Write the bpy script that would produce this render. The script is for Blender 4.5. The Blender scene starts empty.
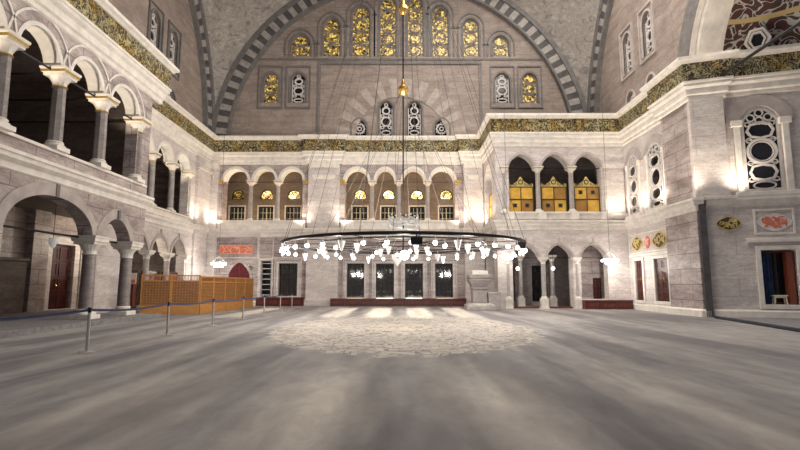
import bpy, bmesh, math, random
from mathutils import Vector, Matrix
from mathutils.geometry import tessellate_polygon
sc = bpy.context.scene
col = sc.collection
PI = math.pi
rnd = random.Random(7)

# ------------------------------------------------------------------ materials
def newmat(name):
    m = bpy.data.materials.new(name); m.use_nodes = True
    nt = m.node_tree; nt.nodes.clear()
    out = nt.nodes.new('ShaderNodeOutputMaterial')
    b = nt.nodes.new('ShaderNodeBsdfPrincipled')
    nt.links.new(b.outputs[0], out.inputs[0])
    return m, nt, b

def N(nt, t, **kw):
    n = nt.nodes.new(t)
    for k, v in kw.items():
        if k.startswith('i_'):
            n.inputs[k[2:].replace('_', ' ')].default_value = v
        else: setattr(n, k, v)
    return n

def L(nt, a, b): nt.links.new(a, b)

def ramp(nt, fac, stops):
    r = nt.nodes.new('ShaderNodeValToRGB')
    e = r.color_ramp.elements
    while len(e) < len(stops): e.new(0.5)
    for i, (p, c) in enumerate(stops):
        e[i].position = p; e[i].color = (*c, 1) if len(c) == 3 else c
    L(nt, fac, r.inputs[0]); return r.outputs[0]

def mix(nt, fac, a, b, mode='MIX'):
    m = nt.nodes.new('ShaderNodeMix'); m.data_type = 'RGBA'; m.blend_type = mode
    for s, v in ((m.inputs[0], fac), (m.inputs[6], a), (m.inputs[7], b)):
        if hasattr(v, 'is_output'): L(nt, v, s)
        elif isinstance(v, (int, float)): s.default_value = v
        else: s.default_value = (*v, 1)
    return m.outputs[2]

def math_(nt, op, a, b=None, clamp=False):
    m = nt.nodes.new('ShaderNodeMath'); m.operation = op; m.use_clamp = clamp
    for i, v in enumerate((a, b)):
        if v is None: continue
        if hasattr(v, 'is_output'): L(nt, v, m.inputs[i])
        else: m.inputs[i].default_value = v
    return m.outputs[0]

def coords(nt, scale=(1, 1, 1)):
    tc = nt.nodes.new('ShaderNodeTexCoord'); mp = nt.nodes.new('ShaderNodeMapping')
    mp.inputs['Scale'].default_value = scale
    L(nt, tc.outputs['Object'], mp.inputs['Vector']); return mp.outputs[0]

def noise(nt, vec, scale, detail=4, rough=.6, dist=0):
    n = nt.nodes.new('ShaderNodeTexNoise')
    n.inputs['Scale'].default_value = scale; n.inputs['Detail'].default_value = detail
    n.inputs['Roughness'].default_value = rough; n.inputs['Distortion'].default_value = dist
    L(nt, vec, n.inputs['Vector']); return n.outputs['Fac']

def plain(name, c, rough=.6, metal=0, var=.0, vscale=4, emit=None, es=0):
    m, nt, b = newmat(name)
    b.inputs['Roughness'].default_value = rough; b.inputs['Metallic'].default_value = metal
    if var:
        f = noise(nt, coords(nt), vscale)
        L(nt, ramp(nt, f, [(.3, tuple(x*(1-var) for x in c)), (.7, tuple(min(1, x*(1+var)) for x in c))]), b.inputs['Base Color'])
    else: b.inputs['Base Color'].default_value = (*c, 1)
    if emit:
        b.inputs['Emission Color'].default_value = (*emit, 1); b.inputs['Emission Strength'].default_value = es
    return m

def marble(name, lo, hi, vein, joint, bw=1.9, bh=.75, jm=.45, rough=.45, vs=1.0):
    """veined marble in coursed blocks, joints follow x+y along the wall and z up"""
    m, nt, b = newmat(name)
    c = coords(nt)
    st = coords(nt, (.55, .55, 1.7))
    f = noise(nt, st, 1.1*vs, 8, .65, .6)
    base = ramp(nt, f, [(.32, lo), (.68, hi)])
    v = noise(nt, st, 1.9*vs, 6, .6, 1.6)
    v = math_(nt, 'ABSOLUTE', math_(nt, 'SUBTRACT', v, .5))
    vm = ramp(nt, v, [(0, (1, 1, 1)), (.05, (0, 0, 0))])
    base = mix(nt, math_(nt, 'MULTIPLY', vm, .45), base, vein)
    g = noise(nt, c, 9, 6, .7)
    base = mix(nt, .35, base, ramp(nt, g, [(.3, (.55, .5, .48)), (.7, (1, 1, 1))]), 'MULTIPLY')
    sp = nt.nodes.new('ShaderNodeSeparateXYZ'); L(nt, c, sp.inputs[0])
    cb = nt.nodes.new('ShaderNodeCombineXYZ')
    L(nt, math_(nt, 'ADD', sp.outputs[0], sp.outputs[1]), cb.inputs[0]); L(nt, sp.outputs[2], cb.inputs[1])
    br = nt.nodes.new('ShaderNodeTexBrick')
    br.inputs['Scale'].default_value = 1; br.inputs['Brick Width'].default_value = bw; br.inputs['Row Height'].default_value = bh
    br.inputs['Mortar Size'].default_value = .018; br.inputs['Mortar Smooth'].default_value = .2
    br.inputs['Color1'].default_value = (1, 1, 1, 1); br.inputs['Color2'].default_value = (.84, .82, .83, 1)
    br.inputs['Mortar'].default_value = (*joint, 1)
    L(nt, cb.outputs[0], br.inputs['Vector'])
    base = mix(nt, jm, base, br.outputs['Color'], 'MULTIPLY')
    L(nt, base, b.inputs['Base Color']); b.inputs['Roughness'].default_value = rough
    bp = nt.nodes.new('ShaderNodeBump'); bp.inputs['Strength'].default_value = .15; bp.inputs['Distance'].default_value = .02
    L(nt, br.outputs['Fac'], bp.inputs['Height']); bp.invert = True
    L(nt, bp.outputs[0], b.inputs['Normal'])
    return m

def scroll(name, ground, ink, scale=5, width=.05, rough=.5, stretch=(1, 1, 1), ink2=None, metal=0):
    """dense arabesque / script of curling strokes on a ground"""
    m, nt, b = newmat(name)
    c = coords(nt, stretch)
    f = noise(nt, c, scale, 1.5, .5, 1.8)
    a = math_(nt, 'ABSOLUTE', math_(nt, 'SUBTRACT', f, .5))
    k = ramp(nt, a, [(width*.6, (1, 1, 1)), (width*1.3, (0, 0, 0))])
    f2 = noise(nt, c, scale*1.9, 1, .5, 1.2)
    a2 = math_(nt, 'ABSOLUTE', math_(nt, 'SUBTRACT', f2, .48))
    k2 = ramp(nt, a2, [(width*.5, (1, 1, 1)), (width, (0, 0, 0))])
    big = noise(nt, c, scale*.25, 2)
    inkc = ramp(nt, big, [(.36, ink), (.56, ink2 or ink)])
    cc = mix(nt, math_(nt, 'MULTIPLY', k2, .55), ground, inkc)
    cc = mix(nt, k, cc, inkc)
    L(nt, cc, b.inputs['Base Color']); b.inputs['Roughness'].default_value = rough
    if metal: L(nt, math_(nt, 'MULTIPLY', k, metal), b.inputs['Metallic'])
    return m

def stained(name, bright, mid, dark, strength, scale=3.2):
    m, nt, b = newmat(name)
    c = coords(nt)
    v = nt.nodes.new('ShaderNodeTexVoronoi'); v.inputs['Scale'].default_value = scale; v.feature = 'F1'
    L(nt, c, v.inputs['Vector'])
    e = nt.nodes.new('ShaderNodeTexVoronoi'); e.inputs['Scale'].default_value = scale; e.feature = 'DISTANCE_TO_EDGE'
    L(nt, c, e.inputs['Vector'])
    sp = nt.nodes.new('ShaderNodeSeparateColor'); L(nt, v.outputs['Color'], sp.inputs[0])
    cc = ramp(nt, sp.outputs[0], [(.05, dark), (.4, mid), (.75, bright), (.95, tuple(min(1, x*1.25) for x in bright))])
    edge = ramp(nt, e.outputs['Distance'], [(.02, (0, 0, 0)), (.10, (1, 1, 1))])
    cc = mix(nt, 1, cc, edge, 'MULTIPLY')
    L(nt, cc, b.inputs['Base Color']); L(nt, cc, b.inputs['Emission Color'])
    b.inputs['Emission Strength'].default_value = strength; b.inputs['Roughness'].default_value = .3
    return m

def wood(name, lo, hi, rough=.45, scale=(2, 2, 14)):
    m, nt, b = newmat(name)
    f = noise(nt, coords(nt, scale), 2.2, 5, .6, .8)
    L(nt, ramp(nt, f, [(.3, lo), (.7, hi)]), b.inputs['Base Color']); b.inputs['Roughness'].default_value = rough
    return m

M = {}
M['wall'] = marble('rose grey veined marble', (.31, .25, .245), (.72, .645, .61), (.18, .135, .14), (.28, .235, .23), jm=.85)
M['wallw'] = marble('pale veined marble', (.60, .54, .52), (.90, .85, .81), (.42, .36, .35), (.55, .5, .48), bw=2.4, bh=.95, jm=.45)
M['lun'] = marble('brown grey lunette stone', (.27, .218, .192), (.46, .385, .34), (.19, .15, .13), (.45, .40, .37), bw=1.6, bh=.55, jm=.5, rough=.6)
M['cream'] = plain('cream marble moulding', (.80, .75, .69), .45, 0, .14, 2.5)
M['soffit'] = plain('white arch soffit', (.78, .74, .69), .55, 0, .08, 3)
M['vouss'] = plain('pale voussoir stone', (.46, .405, .385), .55, 0, .22, 1.6)
M['colgrey'] = marble('grey column marble', (.34, .31, .30), (.60, .56, .53), (.2, .17, .17), (.9, .9, .9), jm=.0, vs=3)
M['coldark'] = marble('dark column marble', (.20, .17, .165), (.36, .31, .30), (.12, .1, .1), (.9, .9, .9), jm=.0, vs=3)
M['colmid'] = marble('mid grey column marble', (.26, .235, .225), (.46, .42, .40), (.16, .13, .13), (.9, .9, .9), jm=.0, vs=3)
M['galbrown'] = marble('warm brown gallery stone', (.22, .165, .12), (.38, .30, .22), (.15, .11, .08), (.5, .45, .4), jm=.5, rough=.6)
M['gild'] = plain('gilded moulding', (.62, .42, .12), .4, .55, .25, 12)
M['band'] = scroll('gilded calligraphy frieze', (.022, .013, .008), (.50, .32, .06), 3.0, .042, .45, ink2=(.52, .47, .27), metal=.2)
M['pend'] = None
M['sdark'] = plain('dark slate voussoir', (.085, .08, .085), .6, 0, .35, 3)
M['slight'] = plain('pale grey voussoir', (.36, .33, .31), .6, 0, .25, 3)
M['smould'] = plain('grey stone arch moulding', (.17, .16, .155), .6, 0, .25, 3)
M['gold'] = stained('gold stained glass', (.80, .58, .14), (.30, .18, .045), (.03, .025, .018), .30, 6.0)
M['galdark'] = marble('dark stone with painted shade', (.12, .092, .08), (.23, .18, .155), (.05, .04, .04), (.6, .55, .5), jm=.5, rough=.7)  # gallery shade painted into the stone colour; also the dark wainscot
M['lampwin'] = stained('lamp lit coloured glass', (1, .86, .5), (.95, .62, .2), (.35, .2, .06), 2.6, 3.0)
M['night'] = plain('black night glass', (.012, .012, .016), .08)
M['tracery'] = plain('pale plaster tracery', (.62, .58, .56), .6, 0, .12, 5)
M['traceryd'] = plain('grey plaster tracery', (.22, .19, .185), .7, 0, .2, 5)
M['iron'] = plain('black iron', (.018, .016, .018), .5, .4, .2, 8)
M['cable'] = plain('dark wire', (.10, .085, .08), .6, .3)
M['door'] = wood('dark red wood', (.022, .006, .005), (.075, .016, .012), .4)
M['bench'] = wood('maroon painted wood', (.085, .016, .014), (.17, .035, .03), .5, (3, 3, 3))
M['lat'] = wood('honey brown wood', (.27, .115, .035), (.52, .25, .085), .45)
M['latbase'] = wood('orange varnished wood', (.40, .17, .04), (.62, .30, .08), .4)
M['redwood'] = wood('red brown wood', (.15, .035, .02), (.28, .07, .035), .5)
M['goldpan'] = wood('yellow gilded panel', (.60, .33, .045), (.84, .52, .10), .4, (1.2, 1.2, 1.2))
M['goldpand'] = wood('brown gilded panel', (.30, .15, .035), (.46, .25, .06), .45, (1.2, 1.2, 1.2))
M['steel'] = plain('brushed steel', (.62, .60, .56), .28, .9)
M['belt'] = plain('navy webbing', (.025, .03, .085), .8, 0, .2, 20)
M['kerb'] = plain('blue black roll', (.02, .025, .045), .8, 0, .3, 6)
M['maroon'] = plain('maroon velvet', (.10, .012, .018), .9, 0, .35, 3)
M['redpanel'] = plain('coral red panel', (.72, .19, .10), .6, 0, .12, 6)
M['coral'] = plain('coral paint', (.75, .22, .12), .6)
M['ink'] = plain('pale pink lettering', (.90, .62, .52), .6)
M['whiteplate'] = plain('white plaque', (.80, .76, .72), .5, 0, .06, 6)
M['olive'] = plain('dark olive lacquer', (.075, .062, .028), .45, 0, .3, 6)
M['goldpaint'] = plain('gold paint', (.70, .53, .2), .4, .3)
M['brass'] = plain('polished brass', (.80, .50, .14), .25, .8)
M['bulb'] = plain('glowing lamp glass', (1, .97, .92), .3, emit=(1, .95, .87), es=9)
M['cup'] = plain('frosted lamp cup', (.85, .85, .84), .25, emit=(1, .96, .9), es=.12)
M['black'] = plain('matt black plastic', (.010, .011, .016), .5)
M['silver'] = plain('silver openwork', (.78, .78, .77), .3, .4)
M['stool'] = plain('cream painted stool', (.72, .68, .5), .5)
M['bluecloth'] = plain('blue curtain', (.03, .06, .16), .8, 0, .4, 3)
M['asph'] = plain('grey stone paving', (.22, .21, .215), .75, 0, .3, 5)
M['aisle'] = plain('aisle carpet', (.16, .14, .14), .95, 0, .2, 3)
M['sign'] = plain('white and orange notice', (.85, .8, .75), .5)

# dark tinted window glass that still lets some light through
def tinted():
    m = bpy.data.materials.new('dark tinted glass'); m.use_nodes = True
    nt = m.node_tree; nt.nodes.clear()
    o = nt.nodes.new('ShaderNodeOutputMaterial'); t = nt.nodes.new('ShaderNodeBsdfTransparent')
    t.inputs[0].default_value = (.36, .34, .31, 1)
    g = nt.nodes.new('ShaderNodeBsdfGlossy'); g.inputs['Roughness'].default_value = .05; g.inputs[0].default_value = (.8, .8, .8, 1)
    mx = nt.nodes.new('ShaderNodeMixShader'); mx.inputs[0].default_value = .05
    L(nt, t.outputs[0], mx.inputs[1]); L(nt, g.outputs[0], mx.inputs[2]); L(nt, mx.outputs[0], o.inputs[0])
    return m
M['tint'] = tinted()

def pend_mat():
    m, nt, b = newmat('painted pendentive plaster')
    c = coords(nt, (1, 1, 1))
    f = noise(nt, c, .8, 3, .55, 2.5)
    rt = nt.nodes.new('ShaderNodeMapping'); rt.inputs['Rotation'].default_value = (.5, .8, .6); rt.inputs['Scale'].default_value = (.45, 2.4, 2.4); L(nt, c, rt.inputs['Vector'])
    w = noise(nt, rt.outputs[0], .55, 3, .55, 2.6)
    a = ramp(nt, w, [(.36, (.24, .215, .20)), (.47, (.40, .365, .335)), (.52, (.31, .285, .26)), (.62, (.45, .41, .38))])
    a = mix(nt, .6, a, ramp(nt, f, [(.3, (.55, .53, .52)), (.7, (1, 1, 1))]), 'MULTIPLY')
    L(nt, a, b.inputs['Base Color']); b.inputs['Roughness'].default_value = .8
    return m
M['pend'] = pend_mat()

def exedra_mat():
    m, nt, b = newmat('painted half dome')
    c = coords(nt)
    f = noise(nt, c, 1.25, 1.2, .5, 2.2)
    a = math_(nt, 'ABSOLUTE', math_(nt, 'SUBTRACT', f, .5))
    k = ramp(nt, a, [(.03, (1, 1, 1)), (.055, (0, 0, 0))])
    k2 = ramp(nt, a, [(.10, (1, 1, 1)), (.12, (0, 0, 0))])
    base = mix(nt, k2, (.085, .018, .015), (.035, .03, .03))
    base = mix(nt, k, base, (.46, .42, .38))
    sp = nt.nodes.new('ShaderNodeSeparateXYZ'); L(nt, c, sp.inputs[0])
    g = ramp(nt, math_(nt, 'ABSOLUTE', math_(nt, 'SUBTRACT', sp.outputs[2], 14.0)), [(.09, (1, 1, 1)), (.11, (0, 0, 0))])
    base = mix(nt, g, base, (.5, .38, .17))
    L(nt, base, b.inputs['Base Color']); b.inputs['Roughness'].default_value = .7
    return m
M['exedra'] = exedra_mat()

def carpet_mat():
    m, nt, b = newmat('grey wool carpet with woven medallion')
    c = coords(nt)
    big = noise(nt, coords(nt, (1.0, .11, 1)), .95, 3, .5, .25)          # light streaks painted into the carpet as long bands
    med = noise(nt, coords(nt, (1, .45, 1)), 2.2, 6, .65, .4)
    fine = noise(nt, c, 45, 3, .7)
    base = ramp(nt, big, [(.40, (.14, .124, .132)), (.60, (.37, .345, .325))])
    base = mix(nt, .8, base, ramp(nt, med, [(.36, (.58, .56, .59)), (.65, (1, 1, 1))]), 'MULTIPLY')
    base = mix(nt, .35, base, ramp(nt, fine, [(.3, (.6, .6, .6)), (.7, (1, 1, 1))]), 'MULTIPLY')
    sp = nt.nodes.new('ShaderNodeSeparateXYZ'); L(nt, c, sp.inputs[0])
    dx = math_(nt, 'DIVIDE', math_(nt, 'SUBTRACT', sp.outputs[0], .1), 4.5)
    dy = math_(nt, 'DIVIDE', math_(nt, 'SUBTRACT', sp.outputs[1], 17.4), 7.2)
    r = math_(nt, 'SQRT', math_(nt, 'ADD', math_(nt, 'MULTIPLY', dx, dx), math_(nt, 'MULTIPLY', dy, dy)))
    wob = noise(nt, c, 1.7, 2)
    r = math_(nt, 'ADD', r, math_(nt, 'MULTIPLY', math_(nt, 'SUBTRACT', wob, .5), .30))
    mask = ramp(nt, r, [(.93, (1, 1, 1)), (.97, (0, 0, 0))])
    f = noise(nt, c, 1.9, 2, .5, 2.0)
    a = math_(nt, 'ABSOLUTE', math_(nt, 'SUBTRACT', f, .5))
    ln = ramp(nt, a, [(.018, (0, 0, 0)), (.05, (1, 1, 1))])
    ring = ramp(nt, r, [(.0, (.56, .48, .38)), (.55, (.44, .39, .335)), (.8, (.56, .49, .41)), (1, (.52, .46, .39))])
    md = mix(nt, ln, (.09, .075, .07), ring)
    rim = ramp(nt, r, [(.80, (0, 0, 0)), (.84, (1, 1, 1)), (.87, (1, 1, 1)), (.91, (0, 0, 0))])
    md = mix(nt, math_(nt, 'MULTIPLY', rim, .45), md, (.16, .135, .125))
    base = mix(nt, math_(nt, 'MULTIPLY', mask, .85), base, md)
    L(nt, base, b.inputs['Base Color']); b.inputs['Roughness'].default_value = .85
    b.inputs['Sheen Weight'].default_value = .15
    bp = nt.nodes.new('ShaderNodeBump'); bp.inputs['Strength'].default_value = .25; bp.inputs['Distance'].default_value = .01
    L(nt, fine, bp.inputs['Height']); L(nt, bp.outputs[0], b.inputs['Normal'])
    return m
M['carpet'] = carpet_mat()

# ------------------------------------------------------------------ mesh builder
class Fr:
    """wall frame: s runs along the wall, z up, d out into the hall"""
    def __init__(s, ox, oy, dx, dy):
        l = math.hypot(dx, dy); s.o = (ox, oy); s.t = (dx/l, dy/l); s.n = (dy/l, -dx/l)
    def __call__(s, a, z, d=0):
        return (s.o[0]+s.t[0]*a+s.n[0]*d, s.o[1]+s.t[1]*a+s.n[1]*d, z)

class MB:
    def __init__(s): s.v = []; s.f = []; s.m = []
    def add(s, vs, fs, mi=0):
        o = len(s.v); s.v += [tuple(v) for v in vs]
        s.f += [tuple(i+o for i in f) for f in fs]; s.m += [mi]*len(fs); return s
    def box(s, x0, x1, y0, y1, z0, z1, mi=0):
        vs = [(x, y, z) for z in (z0, z1) for y in (y0, y1) for x in (x0, x1)]
        return s.add(vs, [(0, 2, 3, 1), (4, 5, 7, 6), (0, 1, 5, 4), (2, 6, 7, 3), (0, 4, 6, 2), (1, 3, 7, 5)], mi)
    def fbox(s, F, a0, a1, z0, z1, d0, d1, mi=0):
        vs = [F(a, z, d) for z in (z0, z1) for d in (d0, d1) for a in (a0, a1)]
        return s.add(vs, [(0, 2, 3, 1), (4, 5, 7, 6), (0, 1, 5, 4), (2, 6, 7, 3), (0, 4, 6, 2), (1, 3, 7, 5)], mi)
    def slab(s, F, outer, holes, d0, d1, mi=0):
        """extruded plate in a wall frame with holes; d1 is the face towards the hall"""
        loops = [outer]+list(holes)
        tri = tessellate_polygon([[Vector((a, z, 0)) for a, z in lp] for lp in loops])
        flat = [p for lp in loops for p in lp]; n = len(flat)
        vs = [F(a, z, d1) for a, z in flat]+[F(a, z, d0) for a, z in flat]
        fs = [tuple(t) for t in tri]+[(t[0]+n, t[2]+n, t[1]+n) for t in tri]
        o = 0
        for lp in loops:
            k = len(lp)
            for i in range(k):
                a, b = o+i, o+(i+1) % k
                fs.append((a, b, b+n, a+n))
            o += k
        return s.add(vs, fs, mi)
    def strip(s, F, inner, outer, d0, d1, closed=False, mi=0):
        """moulding between two matching polylines"""
        k = len(inner); vs = []
        for d in (d1, d0):
            vs += [F(a, z, d) for a, z in inner]+[F(a, z, d) for a, z in outer]
        fs = []
        for i in range(k if closed else k-1):
            j = (i+1) % k
            fs += [(i, j, k+j, k+i), (2*k+i, 3*k+i, 3*k+j, 2*k+j), (i, 2*k+i, 2*k+j, j), (k+i, k+j, 3*k+j, 3*k+i)]
        if not closed: fs += [(0, k, 3*k, 2*k), (k-1, 3*k-1, 4*k-1, 2*k-1)]
        return s.add(vs, fs, mi)
    def lathe(s, prof, c=(0, 0, 0), n=20, mi=0, rot=0, sq=False):
        k = len(prof); vs = []
        for r, z in prof:
            for i in range(n):
                a = rot+2*PI*i/n; q = r
                vs.append((c[0]+q*math.cos(a), c[1]+q*math.sin(a), c[2]+z))
        fs = [(j*n+i, j*n+(i+1) % n, (j+1)*n+(i+1) % n, (j+1)*n+i) for j in range(k-1) for i in range(n)]
        fs += [tuple(range(n-1, -1, -1)), tuple((k-1)*n+i for i in range(n))]
        return s.add(vs, fs, mi)
    def tube(s, pts, r, n=6, mi=0, r2=None):
        pts = [Vector(p) for p in pts]; vs = []
        for i, p in enumerate(pts):
            d = (pts[min(i+1, len(pts)-1)]-pts[max(i-1, 0)]).normalized()
            u = d.cross(Vector((0, 0, 1)))
            if u.length < 1e-3: u = Vector((1, 0, 0))
            u.normalize(); w = d.cross(u); q = r if r2 is None else r+(r2-r)*i/(len(pts)-1)
            for k in range(n):
                a = 2*PI*k/n; vs.append(p+u*math.cos(a)*q+w*math.sin(a)*q)
        fs = [(i*n+k, i*n+(k+1) % n, (i+1)*n+(k+1) % n, (i+1)*n+k) for i in range(len(pts)-1) for k in range(n)]
        fs += [tuple(range(n-1, -1, -1)), tuple((len(pts)-1)*n+k for k in range(n))]
        return s.add(vs, fs, mi)
    def ball(s, c, r, n=10, k=7, mi=0, sz=1):
        return s.lathe([(max(r*math.sin(PI*i/k), r*.02), -r*sz*math.cos(PI*i/k)) for i in range(k+1)], c, n, mi)
    def torus(s, c, R, r, n=64, k=8, mi=0, hz=1):
        vs = []
        for i in range(n):
            a = 2*PI*i/n
            for j in range(k):
                b = 2*PI*j/k; q = R+r*math.cos(b)
                vs.append((c[0]+q*math.cos(a), c[1]+q*math.sin(a), c[2]+r*hz*math.sin(b)))
        return s.add(vs, [(i*k+j, ((i+1) % n)*k+j, ((i+1) % n)*k+(j+1) % k, i*k+(j+1) % k) for i in range(n) for j in range(k)], mi)
    def ell(s, F, a, z, ra, rz, d0, d1, n=24, mi=0, p=1.0):
        pts = [ellpt(a, z, ra, rz, 2*PI*i/n, p) for i in range(n)]
        return s.slab(F, pts, [], d0, d1, mi)
    def ring(s, F, a, z, ra, rz, w, d0, d1, n=24, mi=0, p=1.0):
        o = [ellpt(a, z, ra, rz, 2*PI*i/n, p) for i in range(n)]
        i_ = [ellpt(a, z, ra-w, rz-w, 2*PI*i/n, p) for i in range(n)]
        return s.strip(F, i_, o, d0, d1, True, mi)
    def build(s, name, mats, parent=None, smooth=False, loc=None, bevel=0):
        me = bpy.data.meshes.new(name); me.from_pydata(s.v, [], s.f)
        if not isinstance(mats, (list, tuple)): mats = [mats]
        for m in mats: me.materials.append(M[m] if isinstance(m, str) else m)
        me.polygons.foreach_set('material_index', s.m)
        bm = bmesh.new(); bm.from_mesh(me); bmesh.ops.recalc_face_normals(bm, faces=bm.faces); bm.to_mesh(me); bm.free()
        if smooth:
            me.polygons.foreach_set('use_smooth', [True]*len(me.polygons))
            me.set_sharp_from_angle(angle=.6)
        o = bpy.data.objects.new(name, me); col.objects.link(o)
        if parent: o.parent = parent
        if loc: o.location = loc
        if bevel:
            b = o.modifiers.new('bevel', 'BEVEL'); b.width = bevel; b.segments = 2; b.limit_method = 'ANGLE'
        return o

def ellpt(a, z, ra, rz, t, p=1.0):
    c, s = math.cos(t), math.sin(t)
    return (a+ra*math.copysign(abs(c)**p, c), z+rz*math.copysign(abs(s)**p, s))

def empty(name, loc=(0, 0, 0), rz=0):
    o = bpy.data.objects.new(name, None); col.objects.link(o); o.location = loc; o.rotation_euler = (0, 0, rz); return o
def tag(o, label=None, cat=None, group=None, kind=None):
    if label: o['label'] = label
    if cat: o['category'] = cat
    if group: o['group'] = group
    if kind: o['kind'] = kind
    return o
def struct(o, label=None, cat=None):
    return tag(o, label, cat, None, 'structure')
def copy_tree(o, parent=None):
    c = o.copy(); col.objects.link(c)
    if parent: c.parent = parent
    for ch in list(o.children): copy_tree(ch, c)
    return c

def arc(a0, a1, zs, rise, n=14, p=2.0, q=2.0):
    """arch curve from a1 to a0 over springing height zs"""
    m, h = (a0+a1)/2, (a1-a0)/2; pts = []
    for i in range(n+1):
        u = math.cos(PI*i/n)
        pts.append((m+h*u, zs+rise*max(0, 1-abs(u)**p)**(1/q)))
    return pts
def archhole(a0, a1, zb, zs, rise, n=14, p=2.0, q=2.0):
    return [(a0, zb), (a1, zb)]+arc(a0, a1, zs, rise, n, p, q)
def rect(a0, a1, z0, z1): return [(a0, z0), (a1, z0), (a1, z1), (a0, z1)]
def arcade(bays, zb, zs, rise, p=2.0, q=2.0):
    """one opening under several arches, columns stand in its gaps"""
    pts = [(bays[0][0], zb), (bays[-1][1], zb)]
    for a0, a1 in reversed(bays): pts += arc(a0, a1, zs, rise, 14, p, q)
    return pts

def sweep(mb, path, prof, mi=0):
    """mitred moulding along a plan path; the hall lies to the right of the walk"""
    k = len(prof); n = len(path); vs = []
    def nrm(a, b):
        dx, dy = b[0]-a[0], b[1]-a[1]; l = math.hypot(dx, dy); return (dy/l, -dx/l)
    for i, p in enumerate(path):
        n0 = nrm(path[max(i-1, 0)], path[max(i, 1)]); n1 = nrm(path[min(i, n-2)], path[min(i+1, n-1)])
        mx, my = n0[0]+n1[0], n0[1]+n1[1]; l2 = mx*mx+my*my
        mx, my = 2*mx/l2, 2*my/l2
        for o, z in prof: vs.append((p[0]+mx*o, p[1]+my*o, z))
    fs = [(i*k+j, i*k+(j+1) % k, (i+1)*k+(j+1) % k, (i+1)*k+j) for i in range(n-1) for j in range(k)]
    fs += [tuple(range(k)), tuple((n-1)*k+j for j in range(k-1, -1, -1))]
    return mb.add(vs, fs, mi)

# ------------------------------------------------------------------ plan of the hall
YB, XS1, XS2, XR, YT, XT = 36.0, -12.0, -14.2, 14.4, 31.2, 6.1
YE = 22.9                    # far end of the near left gallery
ZC = 11.84                   # springing of the great arches
YC = YB-14.2
FB = Fr(0, YB, 1, 0)         # back wall, a = x
FG = Fr(0, 38.4, 1, 0)       # rear wall of the back gallery
FL1 = Fr(XS1, 0, 0, 1)       # near left gallery, a = y
FL2 = Fr(XS2, 0, 0, 1)
FLR = Fr(-18.5, 0, 0, 1)     # rear wall of the left aisle
FT = Fr(0, YT, 1, 0)         # tribune front
FTS = Fr(XT, 0, 0, -1)       # tribune flank, a = -y
FT2 = Fr(0, YT+.0, 1, 0)
FR = Fr(XR, 0, 0, -1)        # right wall, a = -y
ANG = math.radians(18)
PX, PY = 14.05, 23.2
FN = Fr(PX, PY, math.cos(ANG), -math.sin(ANG))   # near right wall, a from the corner
FN.n = (-math.sin(ANG), -math.cos(ANG))

# ------------------------------------------------------------------ floor
mb = MB(); mb.add([(-11.2, -4, 0), (30, -4, 0), (30, 36.5, 0), (-11.2, 36.5, 0)], [(0, 1, 2, 3)])
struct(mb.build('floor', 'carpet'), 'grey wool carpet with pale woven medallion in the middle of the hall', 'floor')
mb = MB(); mb.box(-24, -11.15, -4, 23.4, -.1, .17); mb.box(-24, -13.0, 23.4, 36.5, -.1, .17)
struct(mb.build('floor_aisle', 'asph', bevel=.02), 'raised stone floor of the left aisle', 'floor')

# ------------------------------------------------------------------ back wall
cbays = [(-4.16, -2.43), (-1.88, -.48), (.15, 1.73), (2.21, 3.98)]
lbays = [(-13.19, -11.37), (-10.98, -9.32), (-8.99, -7.29)]
lowwin = [(-3.93, -2.67), (-1.82, -.51), (.29, 1.59), (2.48, 3.76)]
holes = [arcade(cbays, 6.15, 9.15, .95), arcade(lbays, 6.15, 9.15, .95)]
holes += [rect(a, b, .58, 3.03) for a, b in lowwin]
holes += [rect(-8.89, -7.52, .7, 3.08), rect(-10.14, -9.47, .7, 3.22)]
holes += [rect(7.3, 8.3, .3, 2.9), rect(9.5, 10.6, .3, 2.9)]
mb = MB(); mb.slab(FB, rect(-20, 20, 0, 11.35), holes, -.9, 0)
wb = struct(mb.build('wall_back', 'wall'), 'pale marble back wall with two storeys of arches and windows', 'wall')
# pilasters
for a0, a1 in ((-6.85, -4.55), (4.62, 6.05), (-14.2, -13.5)):
    mb = MB()
    mb.fbox(FB, a0, a1, 0, 5.3, -.05, .35); mb.fbox(FB, a0-.08, a1+.08, 0, .45, -.05, .47)
    mb.fbox(FB, a0, a1, 5.3, 10.6, -.05, .30)
    mb.build('pilaster', 'wallw', wb, bevel=.02)
    mb = MB(); mb.fbox(FB, a0+.3, a1-.3, 9.35, 9.55, .3, .42); mb.fbox(FB, a0+.36, a1-.36, 9.25, 9.35, .3, .37)
    mb.fbox(FB, a0+.05, a1-.05, 10.1, 10.45, .3, .36)
    mb.build('moulding', 'cream', wb, bevel=.02)
for bays in (cbays, lbays):
    mb = MB()
    for a0, a1 in bays:
        mb.strip(FB, arc(a0+.02, a1-.02, 9.15, .93), arc(a0-.17, a1+.17, 9.15, 1.12), -.92, .07)
    mb.build('archivolt', 'soffit', wb)
    mb = MB(); a0, a1 = bays[0][0]-.25, bays[-1][1]+.25
    mb.fbox(FB, a0, a1, 5.6, 6.1, .0, .22); mb.fbox(FB, a0-.05, a1+.05, 6.05, 6.2, -.1, .28)
    mb.fbox(FB, a0+.15, a1-.15, 5.5, 5.62, .0, .30)
    mb.build('parapet', 'cream', wb, bevel=.03)
    mb = MB()
    for a in (a0-.25, a1-.25+.0):
        mb.fbox(FB, a+.0, a+.5, 8.95, 9.2, -.05, .16)
    mb.build('impost', 'gild', wb, bevel=.02)
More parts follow.
